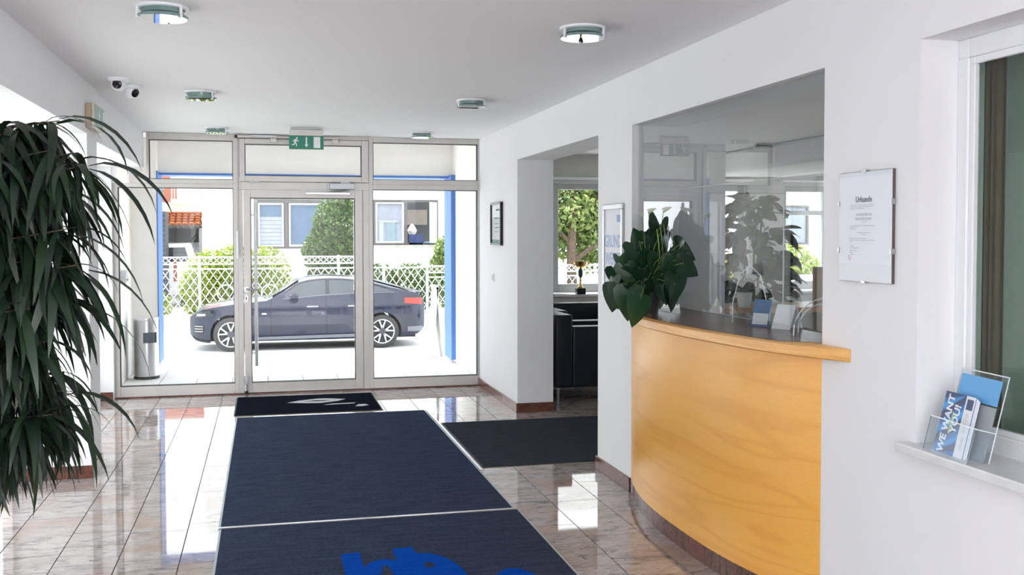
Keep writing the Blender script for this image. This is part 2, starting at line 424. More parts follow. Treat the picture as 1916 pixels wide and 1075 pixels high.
# baseboards and plinths
def base(x0, x1, y0, y1, name, h=.083): return struct(MB().box(x0, x1, y0, y1, 0, h).build(name, redgran, bevel=.002))
base(XR - .014, XR, 8.816, YF, 'baseboard_right_stub'); base(XR, 2.53, 8.816, 8.83, 'baseboard_right_jamb')
base(XR - .014, XR, 5.91, 6.574, 'baseboard_column', .088); base(XR, 2.82, 6.56, 6.574, 'baseboard_column_jamb')
base(XR - .014, XR, -6, 3.57, 'baseboard_right')
base(-1.625, XL + .014, 7.106, 7.12, 'baseboard_pillar_front'); base(XL, XL + .014, 7.12, 7.52, 'baseboard_pillar_side')
base(-1.75, -1.44, 10.386, 10.40, 'baseboard_front_left')

# glazed left side of the hall
struct(MB().box(-1.75, -1.58, -6, 4.66, 0, 2.262).build('wall_left', white))  # unseen stretch, made solid to keep side light off the near right wall
for n, (a, b) in enumerate([(4.66, 7.12), (7.52, 10.4)]):
    r = sroot('window_%d' % (n + 10))
    f = MB(); w = .05
    f.box(-1.66, -1.60, a, a + w, 0, 2.262); f.box(-1.66, -1.60, b - w, b, 0, 2.262)
    f.box(-1.66, -1.60, a + w, b - w, 0, .1); f.box(-1.66, -1.60, a + w, b - w, 2.20, 2.262)
    f.build('frame', alu, r)
    MB().box(-1.635, -1.625, a + w, b - w, .1, 2.20).build('pane', glass, r)

# ---------------------------------------------------------------- glazed entrance front
Y0, Y1 = YF, YF + .07
def bay(name, x0, x1, z0, z1, gx0, gx1, gz0, gz1):
    """fixed light: frame with a pane set in black gaskets"""
    r = sroot(name)
    MB().rectframe(x0, x1, z0, z1, (gx0 - x0, x1 - gx1, gz0 - z0, z1 - gz1), Y0, Y1).build('frame', alu, r, bevel=.002)
    MB().rectframe(gx0, gx1, gz0, gz1, .006, Y0 + .012, Y1 - .01).build('gasket', rubber, r)
    MB().box(gx0 + .006, gx1 - .006, Y0 + .03, Y0 + .04, gz0 + .006, gz1 - .006).build('pane', glass, r)
    return r
bay('window_1', -1.433, -.262, .012, 2.105, -1.387, -.305, .113, 2.063)
bay('window_2', -1.12, -.262, 2.105, ZC, -1.095, -.305, 2.147, 2.532)
bay('window_3', 1.04, XR, .012, 2.115, 1.080, 2.178, .110, 2.063)
bay('window_4', 1.04, XR, 2.115, ZC, 1.084, 2.181, 2.165, 2.545)
struct(MB().box(-1.433, XR, Y0 - .002, Y1 + .02, 0, .012).build('trim_threshold', redgran))
# opening transom sash above the door
tr = sroot('window_5')
MB().box(-.262, 1.04, Y0, Y1, 2.05, 2.128).box(-.262, 1.04, Y0, Y1, 2.561, ZC).box(-.262, -.246, Y0, Y1, 2.128, 2.561).build('frame', alu, tr, bevel=.002)
MB().rectframe(-.243, 1.037, 2.131, 2.558, (.053, .070, .059, .053), Y0 - .012, Y1).build('sash', alu, tr, bevel=.003)
MB().rectframe(-.190, .967, 2.190, 2.505, .006, Y0 + .004, Y1 - .01).build('gasket', rubber, tr)
MB().box(-.184, .961, Y0 + .03, Y0 + .04, 2.196, 2.499).build('pane', glass, tr)
for x in (-.10, .80): MB().box(x - .05, x + .05, Y0 - .022, Y0, 2.118, 2.135).build('hinge', alud, tr, bevel=.003)
op = thing('window_opener', 'slim silver opener rod along the top of the sash over the door', 'opener', (0, Y0 - .03, 2.575))
MB().box(-.26, .74, -.014, .008, -.012, .010).build('rod', alu, op, bevel=.003)
MB().box(-.14, .12, -.02, .008, -.004, .016).build('sleeve', steel, op, bevel=.003)
for x in (.09, .70): MB().box(x - .032, x + .032, -.02, .02, -.055, -.012).build('clamp', alu, op, bevel=.004)
MB().box(-.285, -.262, -.02, .006, -.014, .014).build('corner_joint', black, op)
ol = thing('opener_lever', 'thin grey lever rod on the post left of the door', 'lever', (-.268, Y0 - .014, 1.5))
MB().box(-.007, .007, -.008, .012, -.10, 1.06).build('rod', alu, ol)
MB().box(-.012, .012, -.030, -.008, -.14, .14).build('handle', pvc, ol, bevel=.004)

# door
dr = sroot('door_1')
MB().box(-.262, -.214, Y0, Y1, .012, 2.05).box(.978, 1.04, Y0, Y1, .012, 2.05).build('frame', alu, dr, bevel=.002)
MB().rectframe(-.209, .973, .014, 2.046, (.069, .076, .098, .076), Y0 - .006, Y1 - .004).build('leaf', alu, dr, bevel=.003)
MB().rectframe(-.140, .897, .112, 1.970, .006, Y0 + .004, Y1 - .01).build('gasket', rubber, dr)
MB().box(-.134, .891, Y0 + .03, Y0 + .04, .118, 1.964).build('pane', glass, dr)
pl = MB().tube([(-.094, Y0 + .15, .262), (-.094, Y0 + .15, 1.957)], .017, 12)
for z in (.4, 1.1, 1.8): pl.tube([(-.094, Y0 + .15, z), (-.16, Y0 + .07, z)], .009, 8)
pl.build('pull_bar', steel, dr, smooth=True)
lv = MB().tube([(-.182, Y0 - .006, 1.055), (-.182, Y0 - .055, 1.055), (-.075, Y0 - .060, 1.055)], .010, 10)
lv.lathe([(.026, 0), (.026, .008)], (-.182, Y0 - .006, 1.055), 16, Matrix.Rotation(PI / 2, 4, 'X'))
lv.build('lever_handle', steel, dr, smooth=True)
MB().prism(rrect(.034, .07, .015), (-.186, Y0 - .006, .963), (1, 0, 0), (0, 0, 1), .008).build('lock_plate', steel, dr)
MB().box(-.191, -.183, Y0 - .017, Y0 - .013, .948, .978).build('keyhole', black, dr)
ds = MB().box(-.212, -.178, Y0 - .035, Y0 - .006, .10, .185).tube([(-.195, Y0 - .024, .03), (-.195, Y0 - .024, .15)], .012, 10)
ds.build('door_holder', steel, dr, bevel=.002)
MB().lathe([(.016, 0), (.018, .03)], (-.195, Y0 - .024, .006), 12).build('rubber_foot', rubber, dr)
cl = thing('door_closer', 'silver closer box with slide arm above the glazed door', 'door closer', (0, Y0, 2.06))
MB().box(.64, .89, -.05, 0, -.002, .062).build('body', alud, cl, bevel=.006)
MB().box(.62, .64, -.046, 0, 0, .058).build('end_cap', alu, cl, bevel=.003)
MB().box(.40, .85, -.03, -.006, -.055, -.030).build('slide_rail', steel, cl, bevel=.003)
MB().tube([(.83, -.025, -.004), (.62, -.022, -.034)], .008, 8).build('arm', alud, cl)

# ---------------------------------------------------------------- reception counter
def cx_panel(y): u = abs((y - 4.805) / 1.105); return XR - .158 * (1 - min(1, u) ** 2.5)
TOPF = [(3.49, 2.192), (3.62, 2.122), (3.86, 2.040), (4.15, 1.990), (4.46, 1.955), (4.8, 1.940), (5.2, 1.962), (5.6, 2.040), (5.96, 2.172)]
ct = thing('reception_counter', 'curved beech reception counter bulging from the white wall hatch', 'counter', (2.2, 4.8, 0))
def loc(o): return Vector(o) - Vector((2.2, 4.8, 0))
ys = [3.70 + 2.21 * i / 48 for i in range(49)]
pm = MB(); vs = []
for y in ys: vs += [loc((cx_panel(y), y, .10)), loc((cx_panel(y), y, 1.105)), loc((2.30, y, 1.105)), loc((2.30, y, .10))]
pm.add(vs, [(4 * i + a, 4 * i + b, 4 * i + b + 4, 4 * i + a + 4) for i in range(48) for a, b in ((0, 1), (1, 2), (2, 3), (3, 0))] + [(0, 3, 2, 1), (192, 193, 194, 195)])
pm.build('front_panel', beech, ct, smooth=True)
yt = [3.49 + 2.47 * i / 56 for i in range(57)]
tm = MB(); vs = []
def back(y): return lerp([(3.49, XR - .001), (3.704, XR - .001), (3.705, 2.42), (5.905, 2.50), (5.906, XR - .001), (5.96, XR - .001)], y)
prof = [(0, .010, 1.105), (0, 0, 1.112), (0, 0, 1.148), (0, .010, 1.155)]
n = len(yt)
for y in yt:
    f = smooth_tab(TOPF, y)
    for a, d, z in prof: vs.append(loc((min(f + d, XR - .004), y, z)))
    bk_ = max(back(y), min(f + .012, XR - .001)); vs += [loc((bk_, y, 1.155)), loc((bk_, y, 1.105))]
fs = [(6 * i + a, 6 * i + b, 6 * i + b + 6, 6 * i + a + 6) for i in range(n - 1) for a, b in ((0, 1), (1, 2), (2, 3), (3, 4), (4, 5), (5, 0))]
fs += [(5, 4, 3, 2, 1, 0), tuple(6 * (n - 1) + k for k in range(6))]
tm.add(vs, fs); tm.build('counter_top', beech_e, ct, smooth=True)
sm = MB(); vs = []
ysf = [3.72 + 2.17 * i / 40 for i in range(41)]
for y in ysf: vs += [loc((smooth_tab(TOPF, y) + .035 if 3.8 < y < 5.8 else 2.19, y, 1.1565)), loc((back(y) - .01, y, 1.1565))]
sm.add(vs, [(2 * i, 2 * i + 1, 2 * i + 3, 2 * i + 2) for i in range(40)]); sm.build('writing_surface', topm, ct)
# toe plinth of separate stone pieces following the curve
k = 0; y = 3.71
while y < 5.90:
    w = min(random.uniform(.045, .10), 5.905 - y)
    p = [(cx_panel(t) + .012, t) for t in (y + .0015, y + w / 2, y + w - .0015)]
    m_ = MB(); vs = [loc((a, b, z)) for a, b in p for z in (0, .098)] + [loc((2.28, b, z)) for a, b in p for z in (0, .098)]
    m_.add(vs, [(0, 1, 3, 2), (2, 3, 5, 4), (6, 8, 9, 7), (8, 10, 11, 9), (1, 7, 9, 3), (3, 9, 11, 5), (0, 6, 7, 1), (4, 5, 11, 10)])
    m_.build('plinth_piece', redpieces, ct); y += w
# glass filling the hatch
gp = sroot('window_6')
MB().box(2.235, 2.243, 3.705, 5.905, 1.158, ZH - .002).build('pane', glass_in, gp)
MB().box(2.230, 2.248, 3.7003, 3.7045, 1.158, ZH - .002).build('edge_seal', plain('green glass edge', (.05, .16, .14), .2), gp)

# ---------------------------------------------------------------- office window on the right
ow = sroot('window_7')
f = MB().holes(1.6, 3.085, .865, ZH, 2.345, 2.385, [(1.75, 3.03, .935, 2.205)], 'X'); f.build('frame', pvc, ow, bevel=.004)
f = MB().holes(1.75, 3.03, .935, 2.205, 2.352, 2.372, [(1.78, 3.005, .955, 2.18)], 'X'); f.build('glazing_bead', pvc, ow, bevel=.003)
MB().box(2.374, 2.382, 1.78, 3.005, .955, 2.18).build('pane', glass_office, ow)
struct(MB().box(2.140, 2.35, 1.4, 3.125, .838, .873).build('trim_window_sill', marble, bevel=.006, segs=2))
cab = thing('curtain', 'brown curtain hanging inside the office window at right', 'curtain', (2.575, 3.26, 0))
cm = MB(); vs = []; nn = 40
for i in range(nn + 1):
    y = -.125 + .25 * i / nn; x = .012 * math.sin(i * 1.3)
    vs += [(x, y, .35), (x, y, 2.42), (x + .004, y, .35), (x + .004, y, 2.42)]
cm.add(vs, [(4 * i + a, 4 * i + b, 4 * i + b + 4, 4 * i + a + 4) for i in range(nn) for a, b in ((0, 1), (1, 3), (3, 2), (2, 0))])
cm.build('fabric', plain('brown curtain', (.27, .185, .13), .9, vary=.1), cab, smooth=True)
MB().tube([(0, -.16, 2.43), (0, .12, 2.43)], .010, 8).build('rod', chrome, cab)
od = thing('office_desk', 'dim olive desk beyond the office window at right', 'desk', (3.8, 1.9, 0))
MB().box(-.5, .5, -.8, .8, .98, 1.02).build('desktop', plain('olive desktop', (.20, .17, .11), .5), od, bevel=.004)
for x in (-.45, .45):
    for y in (-.75, .75): MB().box(x - .025, x + .025, y - .025, y + .025, 0, .98).build('leg', black, od)

# ---------------------------------------------------------------- lounge and reception windows
def lounge_window(name, x0, x1, bars, fr=.09):
    r = sroot(name); a, b = YW + .10, YW + .16
    MB().rectframe(x0, x1, .865, 2.24, (fr, fr, .11, .075), a, b).build('frame', plain('grey window frame', (.50, .52, .52), .4), r, bevel=.004)
    MB().box(x0 + fr, x1 - fr, a + .03, a + .04, .975, 2.165).build('pane', glass, r)
    for x in bars.get('v', ()): MB().box(x - .04, x + .04, a + .005, b, .975, 2.165).build('mullion', pvc, r)
    for z in bars.get('h', ()): MB().box(x0 + fr, x1 - fr, a + .005, b, z - .03, z + .03).build('transom', pvc, r)
    MB().box(x0 - .03, x1 + .03, YW - .12, YW + .10, .825, .858).build('sill', marble, r, bevel=.005)
    MB().box(x0 - .06, x1 + .06, YW - .06, YW - .002, 2.285, 2.315).build('curtain_rail', pvc, r, bevel=.004)
    return r
lounge_window('window_8', 3.50, 4.80, {'v': [4.33]})
lounge_window('window_9', 5.05, 6.14, {})
lounge_window('window_20', 6.66, 7.38, {'h': [1.885]})

# ---------------------------------------------------------------- floor mats
def fmat(name, label, x0, x1, y0, y1, m, logo=None, t=.009):
    o = thing(name, label, 'mat', ((x0 + x1) / 2, (y0 + y1) / 2, 0), 'floor mats of the entrance hall')
    hx, hy = (x1 - x0) / 2, (y1 - y0) / 2
    MB().box(-hx + .012, hx - .012, -hy + .012, hy - .012, .001, t).build('pile', m, o, bevel=.003)
    MB().box(-hx, hx, -hy, hy, .0005, .004).build('edging', matedge if m is matblue else rubber, o)
    return o
m1 = fmat('door_mat', 'small black mat with a white mark, right in front of the glass door', -.285, 1.035, 9.24, 10.27, matblack)
fmat('floor_mat', 'large plain blue-grey mat, the middle one of the hall', -.262, 1.402, 5.715, 9.12, matblue)
m3 = fmat('floor_mat', 'blue-grey mat with large royal blue letters, nearest the camera', -.256, 1.42, 2.75, 5.675, matblue)
fmat('floor_mat', 'charcoal side mat reaching into the lounge opening', 1.435, 2.86, 6.775, 8.46, matgrey)
def flat(o, poly, m, name, z=.0096, t=.0012):
    c = o.location; MB().prism([(a - c.x, b - c.y) for a, b in poly], (0, 0, z), (1, 0, 0), (0, 1, 0), t).build(name, m, o)
# white mark on the door mat: a pointed lens, a dash and a dot
flat(m1, [(.19, 9.80), (.30, 9.90), (.48, 9.985), (.58, 9.975), (.74, 9.90), (.66, 9.80), (.50, 9.72), (.38, 9.735)], markwhite, 'mat_mark')
flat(m1, [(.34, 9.83), (.45, 9.875), (.60, 9.86), (.52, 9.82)], matblack, 'mat_mark', .0100)
flat(m1, [(.52, 9.60), (.60, 9.655), (.82, 9.665), (.80, 9.62)], markwhite, 'mat_mark')
flat(m1, [(.80, 9.46), (.84, 9.56), (.90, 9.56), (.93, 9.49), (.86, 9.45)], markwhite, 'mat_mark')
# royal blue letters: an "h" and a "b", the start of a third
def ring(cx, cy, rx, ry, a0, a1, w, n=18):
    return [(cx + rx * math.cos(a0 + (a1 - a0) * i / n), cy + ry * math.sin(a0 + (a1 - a0) * i / n)) for i in range(n + 1)] + \
           [(cx + (rx - w) * math.cos(a1 + (a0 - a1) * i / n), cy + (ry - w) * math.sin(a1 + (a0 - a1) * i / n)) for i in range(n + 1)]
flat(m3, [(.352, 3.9), (.445, 3.9), (.445, 5.075), (.352, 5.06)], logoblue, 'printed_letter')
flat(m3, ring(.545, 4.72, .115, .215, PI, 0, .09), logoblue, 'printed_letter', .0097)
flat(m3, [(.57, 3.9), (.66, 3.9), (.66, 4.75), (.57, 4.75)], logoblue, 'printed_letter', .0098)
flat(m3, [(.612, 3.9), (.715, 3.9), (.715, 5.10), (.612, 5.09)], logoblue, 'printed_letter')
flat(m3, [(.735 + .17 * math.cos(t * PI / 16), 4.60 + .39 * math.sin(t * PI / 16)) for t in range(32)], logoblue, 'printed_letter', .0099)
flat(m3, [(.755 + .026 * math.cos(t * PI / 8), 4.80 + .045 * math.sin(t * PI / 8)) for t in range(16)], matblue, 'letter_counter', .0102)
flat(m3, ring(1.12, 4.30, .13, .36, PI, -PI, .10, 32), logoblue, 'printed_letter')
# thin metal carpet rails beside the mats
for nm, lb, a, b, c_, d in (('mat_rail', 'pale metal rail between the blue mat and the lettered mat', -.262, 1.41, 5.685, 5.708),
                            ('mat_rail', 'pale metal rail between the blue mat and the charcoal side mat', 1.408, 1.428, 6.7, 9.1)):
    tag(MB().box(a, b, c_, d, .0005, .007).build(nm, steel, bevel=.002), lb, 'rail')

# ---------------------------------------------------------------- ceiling lamps
lp = thing('ceiling_lamp', 'x', 'lamp', (-.43, 4.74, ZC), 'round glass ceiling lamps of the hall')
MB().lathe([(.112, 0), (.112, -.010), (.098, -.013), (.092, -.004)], n=40).build('ceiling_ring', pvc, lp, smooth=True)
MB().lathe([(.092, -.004), (.090, -.028), (.06, -.032)], n=40).build('lamp_housing', bulbglass, lp, smooth=True)
MB().lathe([(.106, -.040), (.108, -.043), (.108, -.049), (.106, -.052)], n=40).build('cover_glass', lampdisc, lp, smooth=True)
MB().lathe([(.1078, -.040), (.1095, -.042), (.1095, -.049), (.1078, -.051)], n=40, caps=False).build('glass_rim', bulbglass, lp, smooth=True)
MB().lathe([(.010, -.030), (.028, -.033), (.030, -.037), (.006, -.039)], n=14).build('bulb', chrome, lp, smooth=True)
for a in (80, 200, 320):
    a = math.radians(a); m = Matrix.Rotation(a, 4, 'Z')
    MB().box(.103, .114, -.006, .006, -.055, -.006, m).box(.094, .114, -.005, .005, -.057, -.052, m).build('clip', pvc, lp, bevel=.002)
labs = {(0, 0): 'round glass ceiling lamp nearest the camera on the plant side', (0, 1): 'round glass ceiling lamp beside the dome cameras, middle of the plant-side row',
        (0, 2): 'round glass ceiling lamp above the glazing beside the plant, next to the door front', (1, 0): 'round glass ceiling lamp nearest the camera on the reception side',
        (1, 1): 'round glass ceiling lamp in the middle of the reception-side row', (1, 2): 'round glass ceiling lamp right of the exit sign, next to the door front'}
for (i, j), lb in labs.items():
    o = lp if (i, j) == (0, 0) else copy_tree(lp)
    o.location = ((-.43, 1.505)[i], (4.74, 7.47, 9.93)[j], ZC); o['label'] = lb
o = copy_tree(lp); o.location = (5.30, 10.2, ZC); o['label'] = 'dark round ceiling lamp in the room behind the reception glass'
del o['group']

# dome cameras
def dome(x, y, yawd, pit, lb):
    o = thing('dome_camera', lb, 'camera', (x, y, ZC), 'dome cameras on the ceiling')
    MB().lathe([(.068, 0), (.068, -.010), (.060, -.022), (.045, -.026)], n=28).build('mount', pvc, o, smooth=True)
    m = Matrix.Translation((0, 0, -.036)) @ Matrix.Rotation(math.radians(yawd), 4, 'Z') @ Matrix.Rotation(math.radians(pit), 4, 'Y')
    pr = [(.048 * math.sin(t * PI / 12), .048 * -math.cos(t * PI / 12)) for t in range(1, 12)]
    MB().lathe(pr, (0, 0, 0), 24, m).build('ball', pvc, o, smooth=True)
    MB().lathe([(.029, .034), (.029, .042), (.022, .046), (.012, .047)], (0, 0, 0), 20, m).build('lens', lens_m, o, smooth=True)
    return o
dome(-.90, 6.93, -96, 103, 'white dome camera with its black lens turned to the room')
dome(-.865, 7.28, -42, 112, 'white dome camera turned to the reception side, behind the other camera')

# ---------------------------------------------------------------- exit sign and emergency sign
def pictogram(parent, o, x, y, s, n, mat=signwhite):
    """running figure, in units of the panel height"""
    def P(poly): MB().prism([(a * s, b * s) for a, b in poly], o, x, y, .0012).build('pictogram', mat, parent)
    P(arc(.10, .34, .075, 0, 2 * PI, 14)[:-1])
    P([(-.09, .22), (.07, .27), (.10, .20), (.02, -.05), (-.12, -.02)])
    P([(.05, .23), (.20, .12), (.28, .16), (.27, .10), (.19, .05), (.04, .14)])
    P([(-.09, .22), (-.20, .16), (-.25, .02), (-.20, .01), (-.15, .11), (-.06, .15)])
    P([(-.02, -.04), (.09, -.14), (.10, -.36), (.03, -.37), (.02, -.18), (-.10, -.07)])
    P([(-.12, -.02), (-.16, -.16), (-.32, -.20), (-.33, -.26), (-.11, -.24), (-.03, -.06)])
es = thing('exit_sign', 'green and white exit sign hanging from the ceiling above the glass door', 'sign', (.385, 9.75, ZC))
MB().box(-.145, .145, -.028, .028, -.016, 0).build('ceiling_plate', alud, es, bevel=.003)
MB().box(-.157, .157, -.024, .024, -.075, -.014).build('housing', alu, es, bevel=.004)
MB().box(-.159, .159, -.006, .006, -.200, -.070).build('panel', signgreen, es, bevel=.002)
pictogram(es, (-.098, -.0062, -.134), (1, 0, 0), (0, 0, 1), .112, 0)
MB().prism([(-.007, .048), (.007, .048), (.007, -.022), (.017, -.018), (0, -.050), (-.017, -.018), (-.007, -.022)], (0, -.0062, -.134), (1, 0, 0), (0, 0, 1), .0012).build('arrow', signwhite, es)
MB().box(.066, .128, -.0075, -.006, -.187, -.083).build('door_symbol', signwhite, es)
el = thing('emergency_light', 'beige emergency light box with faded green running figure on the pillar', 'sign', (XL, 7.27, 2.375))
MB().box(0, .040, -.20, .20, -.075, .080).build('housing', beige, el, bevel=.005)
MB().box(.040, .058, -.205, .21, -.080, .085).build('cover', plain('yellowed white cover', (.66, .60, .52), .4), el, bevel=.003)
MB().box(.0582, .0605, -.19, .20, -.070, .075).build('panel', plain('faded sign green', (.25, .40, .36), .35, vary=.05), el)
pictogram(el, (.0606, -.02, .002), (0, 1, 0), (0, 0, 1), .13, 0)
MB().box(.0606, .0618, .13, .18, -.055, .06).build('door_symbol', signwhite, el)

# ---------------------------------------------------------------- things on the right wall (seen looking to +X: right is -Y)
RX, RZ = (0, -1, 0), (0, 0, 1)
def lines(parent, x, ys, m, name='printed_line'):
    for a, b, z, h in ys: MB().box(x - .0006, x, a, b, z - h / 2, z + h / 2).build(name, m, parent)
ce = thing('certificate', 'frameless clip-framed certificate headed Urkunde on the white wall right of reception', 'certificate', (XR, 3.388, 1.628))
MB().box(-.012, 0, -.171, .171, -.207, .207).build('backing', plain('brown hardboard', (.10, .075, .07), .8), ce)
MB().box(-.0135, -.012, -.170, .170, -.206, .206).build('paper', paper, ce)
MB().box(-.0165, -.0145, -.171, .171, -.207, .207).build('cover_glass', clear, ce)
for y, z in ((0, .207), (0, -.207), (.171, .09), (-.171, .09), (.171, -.09), (-.171, -.09)):
    dy, dz = (.012, .004) if abs(y) < .01 else (.004, .010)
    MB().box(-.019, .001, y - dy, y + dy, z - dz, z + dz).build('clip', steel, ce)
xx = XR - .0142
text('Urkunde', .030, (xx, 3.388 + .006, 1.628 + .102), RX, RZ, ink, ce, bold=.0008)
def rows(z0, widths, dz, cy=0, left=None, h=.003):
    """rows of tiny type too small to read in the photograph, as fine dashes"""
    out = []
    for i, w in enumerate(widths):
        y = (left if left is not None else cy + w / 2); end = y - w
        while y > end + .004:
            l = random.uniform(.006, .020); out.append((max(y - l, end), y, z0 - i * dz, h)); y -= l + .0035
    return out
m_ = MB()
for a, b, z, h in rows(.082, (.155, .15, .09), .0068, left=.094) + rows(.046, (.098,), 1, cy=.004, h=.0085) + rows(.030, (.106,), 1, cy=.006, h=.0095) + rows(.019, (.03,), 1) + \
        rows(.004, (.165, .05, .035), .0065, left=.096) + rows(-.022, (.088, .03), .007, cy=.006) + rows(-.044, (.11, .165, .02), .0068, left=.098) + rows(-.073, (.03, .055), .007, left=.094) + rows(-.090, (.05, .022), .007, left=.096):
    m_.box(-.0146, -.0140, a, b, z - h / 2, z + h / 2)
stuff(m_.build('small_print', inkpale, ce))
m_ = MB()
for a, b, z, h in rows(-.105, (.012,), 1, left=.088) + rows(-.111, (.006,), 1, left=.104, h=.006) + rows(-.118, (.024, .022), .006, left=.106): m_.box(-.0146, -.0140, a, b, z - h / 2, z + h / 2)
stuff(m_.build('stamp', inkred, ce))

bf = thing('notice_frame', 'small black framed notice on the white wall beside the glazed front', 'frame', (XR, 9.615, 1.703))
f = MB().holes(-.225, .225, -.207, .207, -.03, 0, [(-.20, .20, -.185, .185)], 'X'); f.build('frame', black, bf, bevel=.003)
MB().box(-.014, -.004, -.20, .20, -.185, .185).build('paper', paper, bf)
MB().box(-.0148, -.014, -.20, .20, -.185, -.150).build('green_strip', plain('dark green print', (.06, .22, .15), .5), bf)
MB().box(-.0148, -.014, -.19, .19, -.148, .06).build('text_panel', plain('light grey print', (.55, .57, .58), .6), bf)
lines(bf, -.0148, [(-.15, .02, .135, .018), (-.13, .10, .055, .012), (-.1, .1, .0, .006), (-.13, .06, -.035, .010), (-.1, .08, -.075, .006), (-.10, .05, -.168, .014)], ink)
sw = thing('light_switch', 'small white light switch on the wall below the black framed notice', 'switch', (XR, 9.82, 1.175))
MB().box(-.010, 0, -.042, .042, -.042, .042).build('plate', pvc, sw, bevel=.003)
MB().box(-.016, -.010, -.028, .028, -.028, .028).build('rocker', plain('switch rocker', (.66, .66, .66), .4), sw, bevel=.003)

po = thing('poster_frame', 'silver framed poster reading Grundwerte on the pillar behind the counter plant', 'poster', (XR, 6.232, 1.50))
f = MB().holes(-.190, .190, -.31, .295, -.018, 0, [(-.162, .162, -.28, .262)], 'X'); f.build('frame', steel, po, bevel=.003)
MB().box(-.008, -.003, -.162, .162, -.28, .262).build('paper', paper, po)
MB().box(-.0088, -.008, -.150, -.070, .180, .225).build('logo_block', plain('pale blue logo', (.33, .42, .66), .6), po)
text('GRUND', .112, (XR - .0084, 6.232 + .005, 1.50 + .052), RX, RZ, inkblue, po, sx=.80, bold=.002)
text('WERTE', .112, (XR - .0084, 6.232 + .005, 1.50 - .062), RX, RZ, inkblue, po, sx=.80, bold=.002)
m_ = MB()
for a, b, z, h in rows(-.15, (.22, .2, .24, .18), .018, left=.13, h=.006): m_.box(-.0088, -.008, a, b, z - h / 2, z + h / 2)
stuff(m_.build('small_print', inkpale, po))

# ---------------------------------------------------------------- leaflet holder with brochures on the window sill
ho = thing('leaflet_holder', 'clear acrylic leaflet holder standing on the white window sill', 'holder', (2.15, 2.875, .873), rz=math.radians(-5))
lean = Matrix.Rotation(math.radians(14), 4, 'Y')
def hb(*a): return MB().box(*a, m=lean)
hb(.075, .078, -.125, .125, 0, .300).build('back_panel', acryl, ho)
hb(.004, .007, -.125, .125, 0, .118).build('front_panel', acryl, ho)
for y in (-.125, .122): hb(.007, .075, y, y + .003, 0, .118).build('side_panel', acryl, ho)
hb(.004, .078, -.125, .125, -.003, 0).build('base_panel', acryl, ho)
hb(.003, .0075, -.126, .126, .116, .1195).build('panel_edge', acryl_e, ho)
hb(.0745, .0785, -.126, .126, .298, .3015).build('panel_edge', acryl_e, ho)
hb(.003, .079, -.1265, -.1235, .1155, .1185).build('panel_edge', acryl_e, ho)
for y in (-.1262, .1242): hb(.003, .006, y, y + .002, 0, .118).build('panel_edge', plain('dark acrylic edge', (.20, .24, .28), .2), ho)
for y in (-.1262, .1242): hb(.0755, .0785, y, y + .002, 0, .30).build('panel_edge', acryl_e, ho)
MB().prism([(.072, 0), (.15, -.004), (.115, .12)], (0, -.03, 0), (1, 0, 0), (0, 0, 1), .003).build('rear_prop', acryl, ho)
hm = Matrix.Translation((2.15, 2.875, .873)) @ Matrix.Rotation(math.radians(-5), 4, 'Z') @ lean
for i in range(7):
    b = tag(MB().box(.030 + i * .0024, .0318 + i * .0024, -.056, .110, .002 + .001 * (i % 3), .212 - .0015 * i, m=hm).build('brochure', paper if i else brblue),
            'blue brochure titled WE WANT YOU! at the front of the leaflet stack' if i == 0 else 'white edged brochure in the stack behind the blue front one', 'brochure', None if i == 0 else 'brochures behind the front one')
    if i == 0: front = b
bx, by, bn = hm.to_3x3() @ Vector((0, -1, 0)), hm.to_3x3() @ Vector((0, 0, 1)), hm.to_3x3() @ Vector((-1, 0, 0))
def bp(u, v, d=.0003): return hm @ Vector((.030 - d, .110 - u, .002 + v))   # u to the right, v up, seen from the hall
def strip(poly, m, name, d=.0003):
    MB().prism(poly, bp(0, 0, d), bx, by, .0002).build(name, m, front)
Hh, Ww = .210, .166
def slant(u0, w, m):
    # stripe rising to the right, clipped to the blue field (u 0 .. .116)
    pts = []
    for k, c in ((0, u0), (1, u0 + w)):
        pts.append(c)
    poly = []
    def at(c, u): return c + u * .62
    q = [(0, at(pts[0], 0)), (.116, at(pts[0], .116)), (.116, at(pts[1], .116)), (0, at(pts[1], 0))]
    q = [(u, min(max(v, 0), Hh)) for u, v in q]
    if abs(q[0][1] - q[3][1]) + abs(q[1][1] - q[2][1]) > .002: strip(q, m, 'printed_stripe', .0004)
for c in (-.05, .03, .11, .185): slant(c, .028, brnavy); slant(c + .036, .022, brsky)
strip([(.116, 0), (Ww, 0), (Ww, Hh), (.116, Hh)], paper, 'white_band', .0005)
strip([(.124, .165), (.158, .165), (.158, .200), (.124, .200)], brnavy, 'logo_block', .0007)
tv = (by.x, by.y, by.z); tu = (-bx.x, -bx.y, -bx.z)
text('WE WANT', .046, bp(.040, .103, .0008), by, -bx, paper, front, bold=.0016, sx=.86, shear=.08, thick=.0003)
text('YOU!', .046, bp(.084, .125, .0008), by, -bx, paper, front, bold=.0016, sx=.86, shear=.08, thick=.0003)
strip([(.060, .075), (.066, .07), (.069, .145), (.063, .15)], yellow, 'brush_stroke', .0010)
m_ = MB()
for u in (.128, .134, .140, .146):
    v = .09
    while v < .150:
        l = random.uniform(.006, .016); m_.prism([(u, v), (u + .0022, v), (u + .0022, v + l), (u, v + l)], bp(0, 0, .0007), bx, by, .0002); v += l + .003
for u in (.138, .146): m_.prism([(u, .03), (u + .003, .03), (u + .003, .075), (u, .075)], bp(0, 0, .0007), bx, by, .0002)
stuff(m_.build('small_print', inkpale, front))
tag(MB().box(.060, .066, -.115, .095, .20, .283, m=hm).build('card', cardblue), 'plain sky blue card standing at the back of the leaflet holder', 'card')
